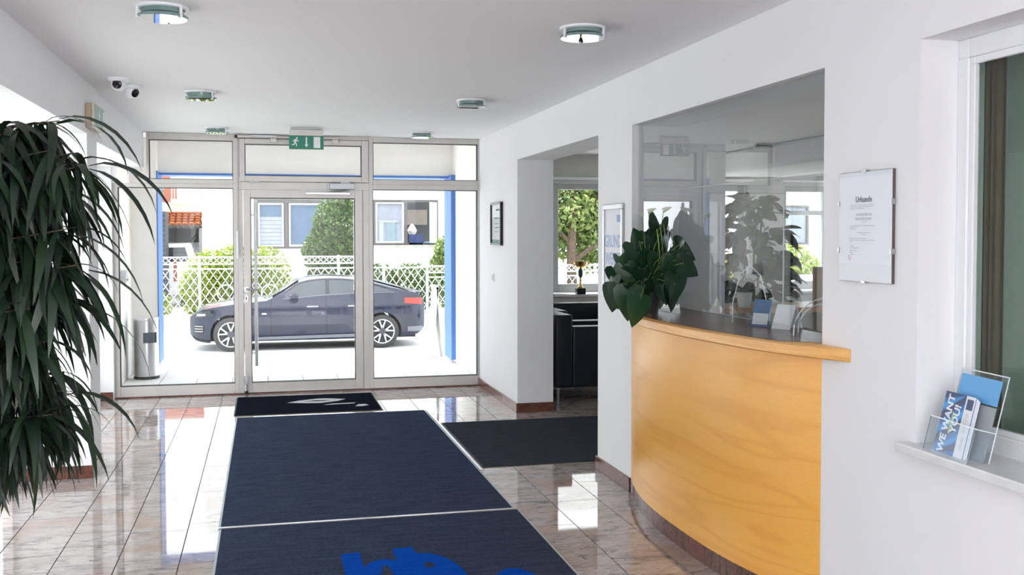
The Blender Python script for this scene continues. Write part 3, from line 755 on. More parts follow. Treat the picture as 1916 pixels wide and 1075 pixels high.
tag(MB().box(.060, .066, -.115, .095, .003, .195, m=hm).build('leaflet', plain('grey leaflet', (.32, .36, .38), .5)), 'grey leaflet standing behind the brochures in the holder', 'leaflet')

# ---------------------------------------------------------------- plants
def blade(L, w, p0, p1, n=7, fold=.18, twist=0):
    """a narrow leaf along +X, starting at pitch p0 and drooping to p1 (degrees)"""
    vs = []; x = z = 0.0
    for i in range(n + 1):
        t = i / n; a = math.radians(p0 + (p1 - p0) * t ** .8)
        ww = w * (math.sin(PI * min(1, .06 + t * .94) ** .75) ** .8) if i < n else 0.0006
        tw = twist * t
        for s in (-1, 0, 1):
            vs.append((x - math.sin(a) * -fold * ww * abs(s) * 0, s * ww * math.cos(tw), z + (fold * ww * abs(s)) + s * ww * math.sin(tw)))
        x += L / n * math.cos(a); z += L / n * math.sin(a)
    fs = []
    for i in range(n):
        k = 3 * i; fs += [(k, k + 1, k + 4, k + 3), (k + 1, k + 2, k + 5, k + 4)]
    return vs, fs
def mesh_of(vs, fs, name, m):
    me = bpy.data.meshes.new(name); me.from_pydata(vs, [], fs); me.materials.append(m)
    for p in me.polygons: p.use_smooth = True
    return me
# big drooping fig at the left edge
PX, PY = -1.0, 3.78
fig = thing('drooping_fig', 'large dark potted fig with long drooping narrow leaves at the edge of the hall', 'plant', (PX, PY, 0))
MB().lathe([(.17, 0), (.21, .30), (.225, .36), (.205, .36), (.20, .33)], n=28).build('pot', potm, fig, smooth=True)
MB().lathe([(.20, .33), (.02, .34)], n=20).build('soil', soil, fig)
trunk = [(0, 0, .32), (.015, .01, .7), (-.02, -.01, 1.1), (.02, .01, 1.5), (.01, -.01, 1.85)]
MB().tube(trunk, .026, 10, .012).build('trunk', barkm, fig, smooth=True)
variants = []
for p0, p1 in ((35, -70), (10, -80), (-15, -85), (-40, -88), (-60, -95)):
    for L, w in ((.245, .0115), (.30, .0145)):
        variants.append((p0, *blade(L, w, p0, p1, 7, .25, random.uniform(-.5, .5))))
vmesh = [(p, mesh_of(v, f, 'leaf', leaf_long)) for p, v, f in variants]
# twig tips: x, z in the room, with depth spread
clus = [(-.672, 1.985), (-.70, 1.95), (-.76, 1.95), (-.84, 1.93), (-.93, 1.95), (-.61, 1.87), (-.575, 1.825), (-.66, 1.88), (-.75, 1.86), (-.86, 1.84), (-.95, 1.86), (-1.05, 1.92), (-.64, 1.77), (-.70, 1.76), (-.78, 1.74), (-.89, 1.72), (-1.0, 1.76),
        (-.63, 1.62), (-.68, 1.64), (-.78, 1.58), (-.83, 1.66), (-.90, 1.60), (-.97, 1.55), (-1.04, 1.62), (-.61, 1.50), (-.66, 1.53), (-.72, 1.48), (-.80, 1.48), (-.86, 1.42), (-.94, 1.42), (-1.02, 1.46), (-.635, 1.38), (-.69, 1.36), (-.75, 1.36), (-.81, 1.30), (-.90, 1.30), (-.98, 1.30),
        (-.70, 1.25), (-.76, 1.22), (-.84, 1.18), (-.92, 1.20), (-1.0, 1.16), (-.69, 1.12), (-.75, 1.12), (-.82, 1.06), (-.90, 1.06), (-.97, 1.02), (-.68, 1.06), (-.78, .99), (-.86, .95), (-.93, .96), (-.70, 1.0), (-.74, .96), (-.82, .92), (-.90, .88), (-1.0, .90)]
tw = MB(); leaves = []
for i, (x, z) in enumerate(clus):
    dy = random.uniform(-.26, .12) if x > -.8 else random.uniform(-.30, .30)
    e = Vector((x - PX, dy, z))
    s = Vector((random.uniform(-.015, .02), 0, max(.6, min(1.84, z - .06 - .25 * (e.xy.length)))))
    mid = (s + e) / 2 + Vector((0, 0, .05)); tw.tube([s, mid, e], .0045, 5, .002)
    base_az = math.atan2(e.y, e.x)
    for k in range(22):
        t = random.uniform(.45, 1.0); p = s.lerp(mid, t * 2) if t < .5 else mid.lerp(e, t * 2 - 1)
        az = base_az + random.gauss(0, 1.25)
        cls = random.choices(range(5), (.5, 1.4, 3, 3.6, 3))[0]
        vi = cls * 2 + (random.random() < .5)
        leaves.append((p, az, vi, random.uniform(.8, 1.12)))
# keep silhouettes: leaves reaching past the right side of the crown stay short
for (x, z, azd, cls, sc) in [(-.665, 1.985, -8, 1, 1.15), (-.67, 1.97, -20, 1, 1.2), (-.61, 1.85, -12, 1, 1.2), (-.575, 1.83, -8, 1, 1.2), (-.575, 1.82, -25, 2, 1.2), (-.58, 1.815, 10, 3, 1.1),
                             (-.62, 1.60, -6, 2, 1.15), (-.58, 1.48, 2, 2, 1.2), (-.585, 1.47, -20, 3, 1.1), (-.60, 1.36, -5, 2, 1.25), (-.66, 1.06, -6, 1, 1.05), (-.655, 1.05, -30, 3, 1.1), (-.66, 1.06, 20, 4, 1.1)]:
    leaves.append((Vector((x - PX, -.12, z)), math.radians(azd), cls * 2 + 1, sc))
tw.build('twigs', barkm, fig); fig.children[-1]['kind'] = 'stuff'
leaves.sort(key=lambda l: l[0].y + (0 if l[0].x > -.25 else 1.0))
mass_v, mass_f = [], []
for i, (p, az, vi, sc) in enumerate(leaves):
    mw = Matrix.Translation(p) @ Matrix.Rotation(az, 4, 'Z') @ Matrix.Rotation(random.uniform(-.35, .35), 4, 'X') @ Matrix.Scale(sc, 4)
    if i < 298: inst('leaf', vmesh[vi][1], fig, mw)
    else:
        k = len(mass_v); mass_v += [mw @ Vector(v) for v in variants[vi][1]]; mass_f += [tuple(a + k for a in f) for f in variants[vi][2]]
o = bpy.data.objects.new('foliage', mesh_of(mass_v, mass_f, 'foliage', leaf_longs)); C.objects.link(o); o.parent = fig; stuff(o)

# heart-leaved plant on the counter
def heart(L, w, cup=.12, n=8):
    """heart leaf hanging along -Z from its stalk, face towards -Y"""
    half = [(0, .10), (.22, .17), (.40, .13), (.50, 0), (.48, -.18), (.40, -.40), (.27, -.62), (.12, -.82), (0, -.95)]
    vs = []; fs = []
    for i, (a, b) in enumerate(half):
        bz = b if i else -.02
        mid = min(bz, .0)
        for s, q in ((-1, 1), (-1, .5), (0, 0), (1, .5), (1, 1)):
            xx = s * a * q * w; zz = (bz * q + (mid * .98 if i else -.02) * (1 - q)) * L if q else (b if i > 3 else -.02 - .02 * i) * L
            yy = cup * L * ((q * a * 2) ** 2) * .5 + .10 * L * (max(0, -zz / L)) ** 2
            vs.append((xx, yy, zz))
    for i in range(len(half) - 1):
        for j in range(4):
            k = 5 * i + j; fs.append((k, k + 1, k + 6, k + 5))
    return vs, fs
hv = [heart(L, w, c) for L, w, c in ((.15, .155, .2), (.17, .165, .1), (.12, .13, .35))]
hme = [mesh_of(v, f, 'leaf', leaf_heart) for v, f in hv]
CX, CY, CZ = 2.10, 5.40, 1.1565
an = thing('heart_leaf_plant', 'bushy green heart-leaved plant on the left end of the reception counter', 'plant', (CX, CY, CZ))
MB().lathe([(.062, 0), (.078, .10), (.082, .12), (.072, .12), (.07, .105)], n=24).build('pot', plain('dark pot', (.05, .05, .045), .4), an, smooth=True)
MB().lathe([(.07, .105), (.01, .11)], n=16).build('soil', soil, an)
# leaf anchors: x, z (room), y offset, roll in degrees (0 hangs straight down), turn about Z, mesh, scale
HL = [(2.19, 1.630, -.02, 150, 10, 1, .85), (2.135, 1.615, .02, 20, -40, 2, .75), (2.225, 1.655, .05, 40, 20, 1, 1.05), (2.20, 1.60, -.10, 10, -10, 0, 1.0), (2.26, 1.60, .0, 25, 30, 1, 1.0), (2.02, 1.555, -.05, 10, -30, 0, .75), (2.04, 1.50, -.12, -10, -35, 1, 1.0),
      (1.955, 1.475, -.04, 5, -70, 2, 1.0), (1.965, 1.43, -.10, 0, -20, 0, .85), (1.93, 1.40, -.08, -5, -50, 1, 1.0), (2.06, 1.41, -.16, 5, -10, 1, 1.0), (2.10, 1.49, -.15, -10, 5, 1, .95), (2.175, 1.49, -.18, 0, 0, 1, 1.05), (2.145, 1.56, -.12, -25, 0, 0, 1.0),
      (2.255, 1.50, -.10, 30, 20, 1, 1.0), (2.30, 1.505, -.03, 60, 15, 0, 1.0), (2.30, 1.45, -.08, 40, 25, 1, .9), (2.27, 1.44, -.12, 10, 15, 0, 1.0), (2.31, 1.54, .02, 80, 20, 2, .9), (2.345, 1.54, .03, 100, 40, 2, .8),
      (2.31, 1.36, -.06, 0, 20, 1, 1.0), (2.275, 1.30, -.14, 10, 15, 1, .95), (2.165, 1.285, -.20, -5, -5, 1, 1.1), (2.205, 1.30, -.18, 10, 10, 0, .95), (2.03, 1.285, -.20, 0, -12, 1, 1.12), (1.97, 1.30, -.16, -5, -30, 0, 1.0), (1.90, 1.345, -.05, 10, -75, 2, 1.0),
      (1.945, 1.30, -.10, 5, -45, 1, .95), (2.00, 1.35, -.05, 5, -60, 2, .9), (2.11, 1.40, -.08, 0, 0, 0, 1.0), (2.20, 1.42, -.06, 0, 10, 1, 1.0), (2.16, 1.34, -.05, 0, 0, 1, 1.0), (2.24, 1.37, -.02, 5, 30, 1, 1.0), (2.08, 1.34, .05, 0, 170, 1, 1.0), (2.20, 1.36, .14, 0, 190, 1, 1.0), (2.12, 1.47, .12, 0, 180, 0, 1.0), (2.24, 1.47, .14, 0, 160, 1, 1.0),
      (2.00, 1.44, .08, 0, 210, 0, 1.0), (2.09, 1.55, -.03, -30, 0, 2, .9), (2.06, 1.56, -.08, -150, -10, 2, .8),
      (2.10, 1.235, -.24, -4, -8, 1, 1.05), (1.955, 1.255, -.22, 8, -35, 1, .95), (2.03, 1.24, -.26, 2, -18, 0, .95), (2.30, 1.30, -.10, 4, 15, 1, .95), (2.36, 1.43, .0, 70, 25, 0, .9), (1.90, 1.36, -.10, 10, -60, 0, .8), (2.02, 1.33, -.22, 0, -15, 0, .95)]
st = MB()
for x, z, dy, rl, tz, k, sc in HL:
    if x > 2.15:
        # the crown grows along the hatch, its leaves keep clear of the glass
        k_ = 2.15 / x; dy = 5.5 * k_ - CY + dy * .4; z = 1.6 + (z - 1.6) * k_; x = 2.15
    else: dy += 5.5 - CY
    if z < 1.31 and x <= 2.11:
        # low fringe hangs free in front of the counter edge
        k_ = min(1, 1.905 / x); z = 1.6 + (z - 1.6) * k_; dy = min(dy, (CY + .1) * k_ - CY); x = min(x, 1.905)
    else: z = max(z, 1.17 + .16 * sc)
    p = Vector((x - CX, dy, z - CZ))
    mw = Matrix.Translation(p) @ Matrix.Rotation(math.radians(tz + random.uniform(-28, 28)), 4, 'Z') @ Matrix.Rotation(math.radians(-rl + random.uniform(-18, 18)), 4, 'Y') @ Matrix.Rotation(random.uniform(-.25, .45), 4, 'X') @ Matrix.Scale(sc * .96, 4)
    inst('leaf', hme[k], an, mw)
    b0 = Vector((random.uniform(-.03, .03), random.uniform(-.03, .03), .11))
    st.tube([b0, b0.lerp(p, .5) + Vector((0, 0, .06)), p + Vector((0, 0, .004)), p - Vector((0, 0, .01))], .0032, 5, .002)
for x, z, dy in ((2.045, 1.70, -.06), (2.10, 1.73, -.02), (2.165, 1.735, -.08)):
    p = Vector((x - CX, dy, z - CZ)); st.tube([(0, 0, .11), p * .5 + Vector((.01, 0, .03)), p], .003, 5, .0018)
    v, f = heart(.055, .028, .3); me = mesh_of(v, f, 'flower', spathe)
    inst('flower', me, an, Matrix.Translation(p) @ Matrix.Rotation(random.uniform(-1, 1), 4, 'Z') @ Matrix.Rotation(math.radians(random.choice((-110, 115))), 4, 'Y'))
for x, z in ((2.12, 1.64), (2.14, 1.655), (2.10, 1.63)):
    p = Vector((x - CX, -.14, z - CZ)); me = mesh_of(*blade(.16, .010, -80, -88, 5), 'leaf', plain('young leaf', (.18, .28, .06), .4)); inst('rolled_leaf', me, an, Matrix.Translation(p))
o = st.build('stems', stem_m, an, smooth=True); stuff(o)

# big fig in the reception room
def ovleaf(L, w, droop=.3, n=6):
    vs = []; fs = []
    for i in range(n + 1):
        t = i / n; ww = w * math.sin(PI * (.04 + .94 * t)) ** .7 * .5
        for s in (-1, 0, 1): vs.append((t * L, s * ww, -droop * L * t * t + .12 * ww * abs(s)))
    for i in range(n):
        k = 3 * i; fs += [(k, k + 1, k + 4, k + 3), (k + 1, k + 2, k + 5, k + 4)]
    return vs, fs
ome = [mesh_of(*ovleaf(L, w, d), 'leaf', leaf_fic) for L, w, d in ((.20, .095, .2), (.23, .11, .35), (.17, .085, .1))]
FX, FY = 4.70, 9.2
fg = thing('broad_leaf_fig', 'tall broad-leaved indoor tree behind the reception glass', 'plant', (FX, FY, 0))
MB().lathe([(.17, 0), (.22, .36), (.23, .40), (.20, .40)], n=24).build('pot', potw, fg, smooth=True)
tk = MB()
for dx, dy, h in ((0, 0, 1.9), (.06, .04, 1.7), (-.07, .02, 1.6)): tk.tube([(dx * .4, dy, .35), (dx, dy, 1.0), (dx * 1.6, dy, h)], .02, 8, .008)
tk.build('stem', barkm, fg, smooth=True)
for i in range(290):
    z = random.uniform(.72, 1.98); rr = lerp([(.7, .30), (1.1, .42), (1.5, .42), (1.8, .30), (2.0, .10)], z) * random.uniform(.35, .95)
    a = random.uniform(0, 2 * PI); p = Vector((rr * math.cos(a), rr * math.sin(a) * .8, z))
    mw = Matrix.Translation(p) @ Matrix.Rotation(a + random.gauss(0, .6), 4, 'Z') @ Matrix.Rotation(random.uniform(-.4, .8), 4, 'Y') @ Matrix.Rotation(random.uniform(-.9, .9), 4, 'X') @ Matrix.Scale(random.uniform(.8, 1.15), 4)
    inst('leaf', random.choice(ome), fg, mw)
# plant in the lounge, mostly behind the wall stub
dn = thing('lounge_dracaena', 'green narrow-leaved plant at the lounge window, half hidden by the wall stub', 'plant', (2.93, 11.72, 0))
MB().lathe([(.14, 0), (.18, .30), (.17, .32), (.15, .30)], n=24).build('pot', potw, dn, smooth=True)
MB().tube([(0, 0, .28), (.02, 0, .9), (0, 0, 1.55)], .018, 8, .012).build('stem', barkm, dn, smooth=True)
lg = leafmat('bright narrow leaf', (.03, .07, .02), (.08, .15, .03), .4, .2)
dme = [mesh_of(*blade(L, .022, p0, p1, 6), 'leaf', lg) for L, p0, p1 in ((.42, 40, -85), (.38, 15, -88), (.36, 60, -60), (.34, -10, -90))]
for i in range(64):
    z = random.choice((1.5, 1.3, 1.2)) + random.uniform(-.1, .1)
    inst('leaf', random.choice(dme), dn, Matrix.Translation((0, 0, z)) @ Matrix.Rotation(random.uniform(0, 2 * PI), 4, 'Z') @ Matrix.Scale(random.uniform(.8, 1.1), 4))

# ---------------------------------------------------------------- lounge furniture
def armchair(lb, x, y, rz, backh, armh, w=.80, d=.76):
    """cube armchair; local front is -Y"""
    o = thing('armchair', lb, 'armchair', (x, y, 0), 'navy black cube armchairs', rz)
    hw, hd = w / 2, d / 2
    MB().box(-hw, hw, hd - .17, hd, .13, backh).build('backrest', leather, o, bevel=.02, segs=3, smooth=True)
    for s in (-1, 1): MB().box(s * hw - (.17 if s > 0 else 0), s * hw + (.17 if s < 0 else 0), -hd, hd - .17, .13, armh).build('armrest', leather, o, bevel=.02, segs=3, smooth=True)
    MB().box(-hw + .17, hw - .17, -hd + .01, hd - .17, .13, .30).build('seat_base', leather, o, bevel=.01)
    MB().box(-hw + .172, hw - .172, -hd, hd - .172, .30, .44).build('seat_cushion', leather, o, bevel=.03, segs=3, smooth=True)
    for sx in (-1, 1):
        for sy in (-1, 1): MB().box(sx * (hw - .03) - .012, sx * (hw - .03) + .012, sy * (hd - .03) - .012, sy * (hd - .03) + .012, 0, .13).build('leg', chrome, o)
    return o
armchair('navy black cube armchair seen from its side, just behind the wall stub', 3.07, 9.70, math.radians(90), .83, .715)
armchair('navy black cube armchair facing the hall, under the lounge window', 3.50, 10.92, 0, .815, .775, w=.98)
tp = thing('trophy', 'gold cup trophy with black base on the lounge window sill', 'trophy', (3.82, 12.10, .858))
MB().box(-.055, .055, -.05, .05, 0, .075).build('base', black, tp, bevel=.004)
MB().lathe([(.035, .075), (.036, .09), (.018, .11), (.010, .16), (.016, .18), (.012, .20)], n=20).build('stem', gold, tp, smooth=True)
MB().lathe([(.012, .20), (.028, .235), (.030, .29), (.014, .315)], n=16).build('figure', plain('dark green enamel', (.02, .09, .07), .3), tp, smooth=True)
MB().lathe([(.012, .315), (.05, .325), (.078, .36), (.088, .405), (.086, .405), (.074, .365), (.03, .335)], n=24, caps=False).build('cup', gold, tp, smooth=True)
for s in (-1, 1): MB().tube([(s * .075, 0, .36), (s * .115, 0, .375), (s * .12, 0, .41), (s * .088, 0, .40)], .006, 6).build('handle', gold, tp, smooth=True)

# ---------------------------------------------------------------- things on and behind the counter
sh = thing('acrylic_screen', 'clear acrylic hygiene screen standing on the reception counter', 'screen', (2.455, 5.15, 1.157))
MB().prism(rrect(1.30, .72, .06, 4, 0, .36), (0, 0, 0), (0, 1, 0), (0, 0, 1), .005).build('panel', acryl, sh)
outer, inner = rrect(1.30, .72, .06, 4, 0, .36), rrect(1.294, .714, .057, 4, 0, .36)
m_ = MB(); k = len(outer)
m_.add([(x - .0005, a, b) for x in (0, .006) for a, b in outer] + [(x - .0005, a, b) for x in (0, .006) for a, b in inner],
       [(i, (i + 1) % k, (i + 1) % k + k, i + k) for i in range(k)] + [(2 * k + i, 2 * k + (i + 1) % k, 3 * k + (i + 1) % k, 3 * k + i) for i in range(k)] +
       [(i, (i + 1) % k, (i + 1) % k + 2 * k, i + 2 * k) for i in range(k)])
m_.build('panel_edge', acryl_e, sh)
for y in (-.45, .45): MB().box(-.07, .02, y - .003, y + .003, 0, .10).build('foot', acryl, sh)
def arch(o, y, r, h, x0=0):
    prof = [(x0 - r, 0)] + [(x0 - r * math.cos(t * PI / 16), .02 + (h - .02) * math.sin(t * PI / 16)) for t in range(17)] + [(x0 + r, 0)]
    MB().prism(prof, (0, y, 0), (1, 0, 0), (0, 0, 1), .004).build('panel', acryl, o)
    MB().tube([(a, y - .002, b) for a, b in prof], .003, 5).build('panel_edge', acryl_e, o, smooth=True)
a1 = thing('acrylic_stand', 'pair of clear arched acrylic stands at the near end of the counter', 'stand', (2.43, 4.03, 1.157)); arch(a1, -.02, .17, .165, -.02); arch(a1, .10, .14, .13, .04)
a2 = thing('acrylic_arch_display', 'tall pointed clear acrylic display beside the business cards', 'display', (2.34, 4.62, 1.157))
prof = [(-.10, 0), (-.10, .10), (-.06, .24), (0, .29), (.06, .24), (.10, .10), (.10, 0)]
MB().prism(prof, (0, 0, 0), (.5, -.86, 0), (0, 0, 1), .004).build('panel', acryl, a2)
MB().tube([(a * .5, -.86 * a, b) for a, b in prof], .003, 5).build('panel_edge', acryl_e, a2)
bc = thing('card_holder', 'business card holder with blue back and white label on the counter', 'card holder', (2.30, 4.45, 1.157), rz=math.radians(-62))
bl = Matrix.Rotation(math.radians(-14), 4, 'X')
MB().box(-.052, .052, .010, .014, 0, .135, m=bl).build('back_panel', plain('steel blue card', (.10, .19, .36), .3), bc)
MB().box(-.042, .042, .004, .008, .012, .066, m=bl).build('label', paper, bc)
MB().box(-.055, .055, -.02, .04, 0, .006).build('base', acryl, bc)
tc = thing('tent_card', 'small white folded tent card beside the business cards', 'card', (2.385, 4.33, 1.157), rz=math.radians(28))
MB().prism([(-.055, 0), (-.050, 0), (0, .105), (.050, 0), (.055, 0), (.003, .112), (-.003, .112)], (0, .05, 0), (1, 0, 0), (0, 0, 1), .10).build('folded_card', paper, tc)
rd = thing('reception_desk', 'long warm wooden desk behind the reception glass', 'desk', (4.3, 7.85, 0))
MB().box(-1.35, 1.7, -.30, .32, .955, 1.0).build('desktop', wood('warm desk wood', (.52, .22, .08), (.42, .16, .05), (.56, .26, .10), (1, 2, 4), .3), rd, bevel=.005)
MB().box(-1.3, 1.65, .20, .24, 0, .955).build('rear_panel', plain('grey desk panel', (.33, .36, .40), .6), rd)
for x in (-1.3, .2, 1.62): MB().box(x, x + .04, -.26, .20, 0, .955).build('side_panel', plain('dark wood', (.10, .05, .03), .4, vary=.2), rd)
mo = thing('monitor', 'black screen standing on the wooden reception desk', 'monitor', (3.30, 7.80, 1.0), rz=.25)
MB().box(-.10, .10, -.07, .07, 0, .012).box(-.02, .02, .01, .03, .012, .12).build('foot', black, mo)
MB().box(-.24, .24, -.015, .015, .09, .38).build('screen_panel', black, mo, bevel=.004)
bd = thing('ring_binder', 'grey-green ring binder beside the white papers on the reception desk', 'binder', (5.03, 8.02, 1.0))
MB().box(-.04, .04, -.14, .14, 0, .31).build('cover', plain('sage binder', (.30, .36, .34), .6), bd, bevel=.003)
MB().box(-.025, .025, -.142, -.14, .10, .24).build('spine_label', paper, bd)
bd2 = thing('ring_binder', 'brown ring binder at the left of the row on the desk', 'binder', (4.78, 8.02, 1.0))
MB().box(-.04, .04, -.14, .14, 0, .31).build('cover', plain('brown binder', (.22, .11, .07), .6), bd2, bevel=.003)
MB().box(-.025, .025, -.142, -.14, .10, .24).build('spine_label', paper, bd2)
pb = thing('desk_flower', 'small white flowering plant in a pot on the reception desk', 'plant', (3.86, 7.72, 1.0))
MB().lathe([(.05, 0), (.068, .12), (.060, .12)], n=20).build('pot', potw, pb, smooth=True)
for i in range(16):
    a = i * 2.4; inst('leaf', random.choice(ome), pb, Matrix.Translation((0, 0, .12)) @ Matrix.Rotation(a, 4, 'Z') @ Matrix.Rotation(-random.uniform(.1, 1.2), 4, 'Y') @ Matrix.Scale(.75, 4))
v, f = heart(.06, .05, .3); fme = mesh_of(v, f, 'flower', plain('white petal', (.80, .80, .78), .5))
for i in range(9):
    a = i * 2.1; r = random.uniform(.03, .10); inst('flower', fme, pb, Matrix.Translation((r * math.cos(a), r * math.sin(a), random.uniform(.17, .26))) @ Matrix.Rotation(a, 4, 'Z') @ Matrix.Rotation(2.2, 4, 'Y'))
tray = thing('paper_tray', 'white paper tray box at the window end of the desk', 'tray', (5.42, 8.02, 1.0))
MB().box(-.16, .16, -.12, .12, .20, .23).box(-.16, -.15, -.12, .12, 0, .20).box(.15, .16, -.12, .12, 0, .20).box(-.15, .15, .10, .12, 0, .20).build('shelf', pvc, tray, bevel=.003)
MB().box(-.12, .12, -.10, .09, 0, .05).build('paper_stack', paper, tray)
rad = thing('radiator', 'white radiator under the reception window', 'radiator', (7.0, 12.1, 0))
for i in range(12): MB().box(-.36 + .06 * i, -.315 + .06 * i, -.04, .04, .10, .72).build('fin', pvc, rad, bevel=.006)
MB().box(-.36, .345, -.02, .02, .13, .17).box(-.36, .345, -.02, .02, .65, .69).box(-.34, -.31, -.02, .02, 0, .10).box(.29, .32, -.02, .02, 0, .10).build('pipe', pvc, rad)

# ---------------------------------------------------------------- entrance porch
struct(MB().box(-1.75, 2.60, 10.57, 13.1, -.25, -.004).build('floor_porch', groutm))
pf = bpy.data.objects['floor_porch']
pme = bpy.data.meshes.new('paving_slab'); _m = MB().box(-.5, .5, -.5, .5, -.5, .5); pme.from_pydata(_m.v, [], _m.f); pme.materials.append(pave)
for i in range(10):
    for j in range(6):
        x0, x1, y0, y1 = -1.5 + .38 * i, -1.5 + .38 * (i + 1), 10.59 + .42 * j, 10.59 + .42 * (j + 1)
        inst('paving_slab', pme, pf, Matrix.Translation(((x0 + x1) / 2, (y0 + y1) / 2, -.006)) @ Matrix.Diagonal((.372, .412, .012, 1)))
struct(MB().box(-1.75, 2.62, 10.57, 13.1, 2.72, 2.95).build('ceiling_porch', porchw))
struct(MB().box(-1.75, -1.50, 10.72, 12.40, 0, 2.72).box(-1.75, -1.215, 12.40, 12.92, 0, 2.72).build('wall_porch_left', porchw))
struct(MB().box(-1.215, 2.30, 12.62, 12.92, 2.33, 2.72).build('beam_porch', porchw))
struct(MB().box(-1.215, 2.298, 12.60, 12.94, 2.305, 2.33).build('trim_porch_beam', colblue))
struct(MB().box(-1.217, -1.203, 12.395, 12.93, .10, 2.34).build('trim_column_left', colblue))
struct(MB().box(2.245, 2.30, 12.44, 12.93, .04, 2.34).build('trim_column_right', colblue))
wb = thing('waste_bin', 'brushed steel outdoor waste bin with dark slot beside the blue column', 'bin', (-1.30, 11.95, 0))
R0 = .135
prof = [(R0, .03), (R0, .40)]
bm_ = MB(); n = 48; vs = []; fs = []
zs = [.03, .40, .405, .52, .525, .66]
for z in zs:
    for i in range(n): a = 2 * PI * i / n; vs.append((R0 * math.cos(a), R0 * math.sin(a), z))
def in_slot(i): d = ((2 * PI * (i + .5) / n) - math.radians(-65) + PI) % (2 * PI) - PI; return abs(d) < .62
for j in range(len(zs) - 1):
    for i in range(n):
        if j == 2 and in_slot(i): continue
        fs.append((j * n + i, j * n + (i + 1) % n, (j + 1) * n + (i + 1) % n, (j + 1) * n + i))
bm_.add(vs, fs); bm_.build('body', steel, wb, smooth=True)
MB().lathe([(R0 - .012, .36), (R0 - .012, .56)], n=32).build('slot', plain('dark slot', (.05, .07, .10), .5), wb, smooth=True)
MB().lathe([(R0 + .002, .655), (R0 + .004, .665), (R0 + .001, .682), (R0 - .03, .685)], n=36).build('lid_ring', plain('satin lid', (.70, .71, .72), .25, .8), wb, smooth=True)
MB().lathe([(R0 - .002, 0), (R0 + .003, .004), (R0 + .003, .03), (R0 - .002, .034)], n=36).build('base_ring', rubber, wb, smooth=True)
ws = thing('wall_box', 'small grey half-round box on the white porch wall above the bin', 'box', (-1.50, 11.55, 1.15))
MB().prism([(-.10, -.07), (.10, -.07), (.10, .02), (.06, .06), (0, .075), (-.06, .06), (-.10, .02)], (0, 0, 0), (0, 1, 0), (0, 0, 1), .06).build('cover', plain('light grey cover', (.55, .56, .58), .5), ws, bevel=.006)
MB().box(.06, .064, -.07, .07, -.04, -.02).build('slot', black, ws)
sb = thing('folding_sign', 'white folding pavement sign seen edge-on beside the right blue column', 'sign', (2.20, 13.42, -.02))
for s in (-1, 1):
    mm = Matrix.Rotation(math.radians(s * 9), 4, 'Y')
    MB().box(-.010 - s * .0, .010, -.22, .22, 0, .93, m=Matrix.Translation((s * .075 * -1 * -1 - 0 if s < 0 else .075, 0, 0)) @ Matrix.Rotation(math.radians(-s * 5), 4, 'Y')).build('panel', plain('white sign board', (.78, .78, .76), .5), sb)
MB().box(-.02, .02, -.22, .22, .90, .945).build('top_hinge', alu, sb)

# ---------------------------------------------------------------- forecourt
GZ = -.67
m_ = MB(); ysg = [13.1, 14.5, 16, 17.5, 19, 40]; zsg = [-.01, -.10, -.32, -.52, GZ, GZ]
vs = []
for y, z in zip(ysg, zsg): vs += [(-40, y, z), (40, y, z)]
m_.add(vs, [(2 * i, 2 * i + 1, 2 * i + 3, 2 * i + 2) for i in range(5)])
struct(m_.build('ground_forecourt', asphalt))
struct(MB().box(-40, -1.75, -20, 13.1, -.3, -.05).build('ground_side', asphalt))
struct(MB().box(2.60, 40, 12.5, 13.1, -.3, -.02).build('ground_front', asphalt))
struct(MB().box(8.8, 40, -20, 12.5, -.3, -.02).build('ground_right', asphalt))
struct(MB().box(-40, 40, 40, 80, GZ - .3, GZ).build('ground_far', asphalt))

# ---------------------------------------------------------------- car
car = thing('car', 'dark navy four-door coupe parked side-on in the forecourt', 'car', (-1.435, 21.25, GZ))
LEN, FWX, RWX, WR = 4.58, .775, 3.705, .335
def Wd(x): return .945 * smooth_tab([(0, .62), (.12, .76), (.35, .89), (.8, .965), (1.6, .985), (2.6, 1.0), (3.6, .985), (4.2, .93), (4.45, .86), (4.58, .74)], x)
def zt(x): return smooth_tab([(0, .64), (.10, .74), (.30, .83), (.8, .915), (1.5, .985), (2.0, 1.02), (2.6, 1.07), (3.3, 1.095), (3.75, 1.105), (4.2, 1.09), (4.45, 1.075), (4.58, .93)], x)
def zl(x): return smooth_tab([(0, .34), (.10, .22), (.4, .17), (1.2, .19), (3.2, .20), (4.1, .22), (4.45, .27), (4.58, .40)], x)
def zb(x):
    z = zl(x)
    for c in (FWX, RWX):
        d = abs(x - c)
        if d < .385: z = max(z, WR + math.sqrt(.385 ** 2 - d * d))
    return z
def zr(x): return smooth_tab([(1.45, .985), (1.8, 1.20), (2.08, 1.375), (2.4, 1.44), (2.75, 1.452), (3.1, 1.43), (3.43, 1.378), (3.9, 1.255), (4.2, 1.165), (4.47, 1.082)], x)
SPROF = [(.17, .905), (.30, .955), (.42, .985), (.62, .995), (.80, .985), (.90, .965), (1.0, .93), (1.12, .90)]
def half(x, z):
    """half width of the body side at station x and height z"""
    b = zt(x)
    if z <= b: return Wd(x) * smooth_tab(SPROF, z)
    return Wd(x) * smooth_tab(SPROF, b) - (z - b) * .52 - .01
xs = [0, .02, .05, .1, .17, .25, .33]
for c in (FWX, RWX): xs += [c + .385 * math.sin(math.radians(t)) for t in (-90, -85, -78, -68, -56, -42, -28, -14, 0, 14, 28, 42, 56, 68, 78, 85, 90)] + [c - .3852, c + .3852]
xs += [1.25, 1.35, 1.45, 1.6, 1.75, 1.9, 2.08, 2.25, 2.4, 2.6, 2.8, 3.0, 3.15, 3.27, 4.15, 4.22, 4.3, 4.38, 4.45, 4.51, 4.55, 4.58]
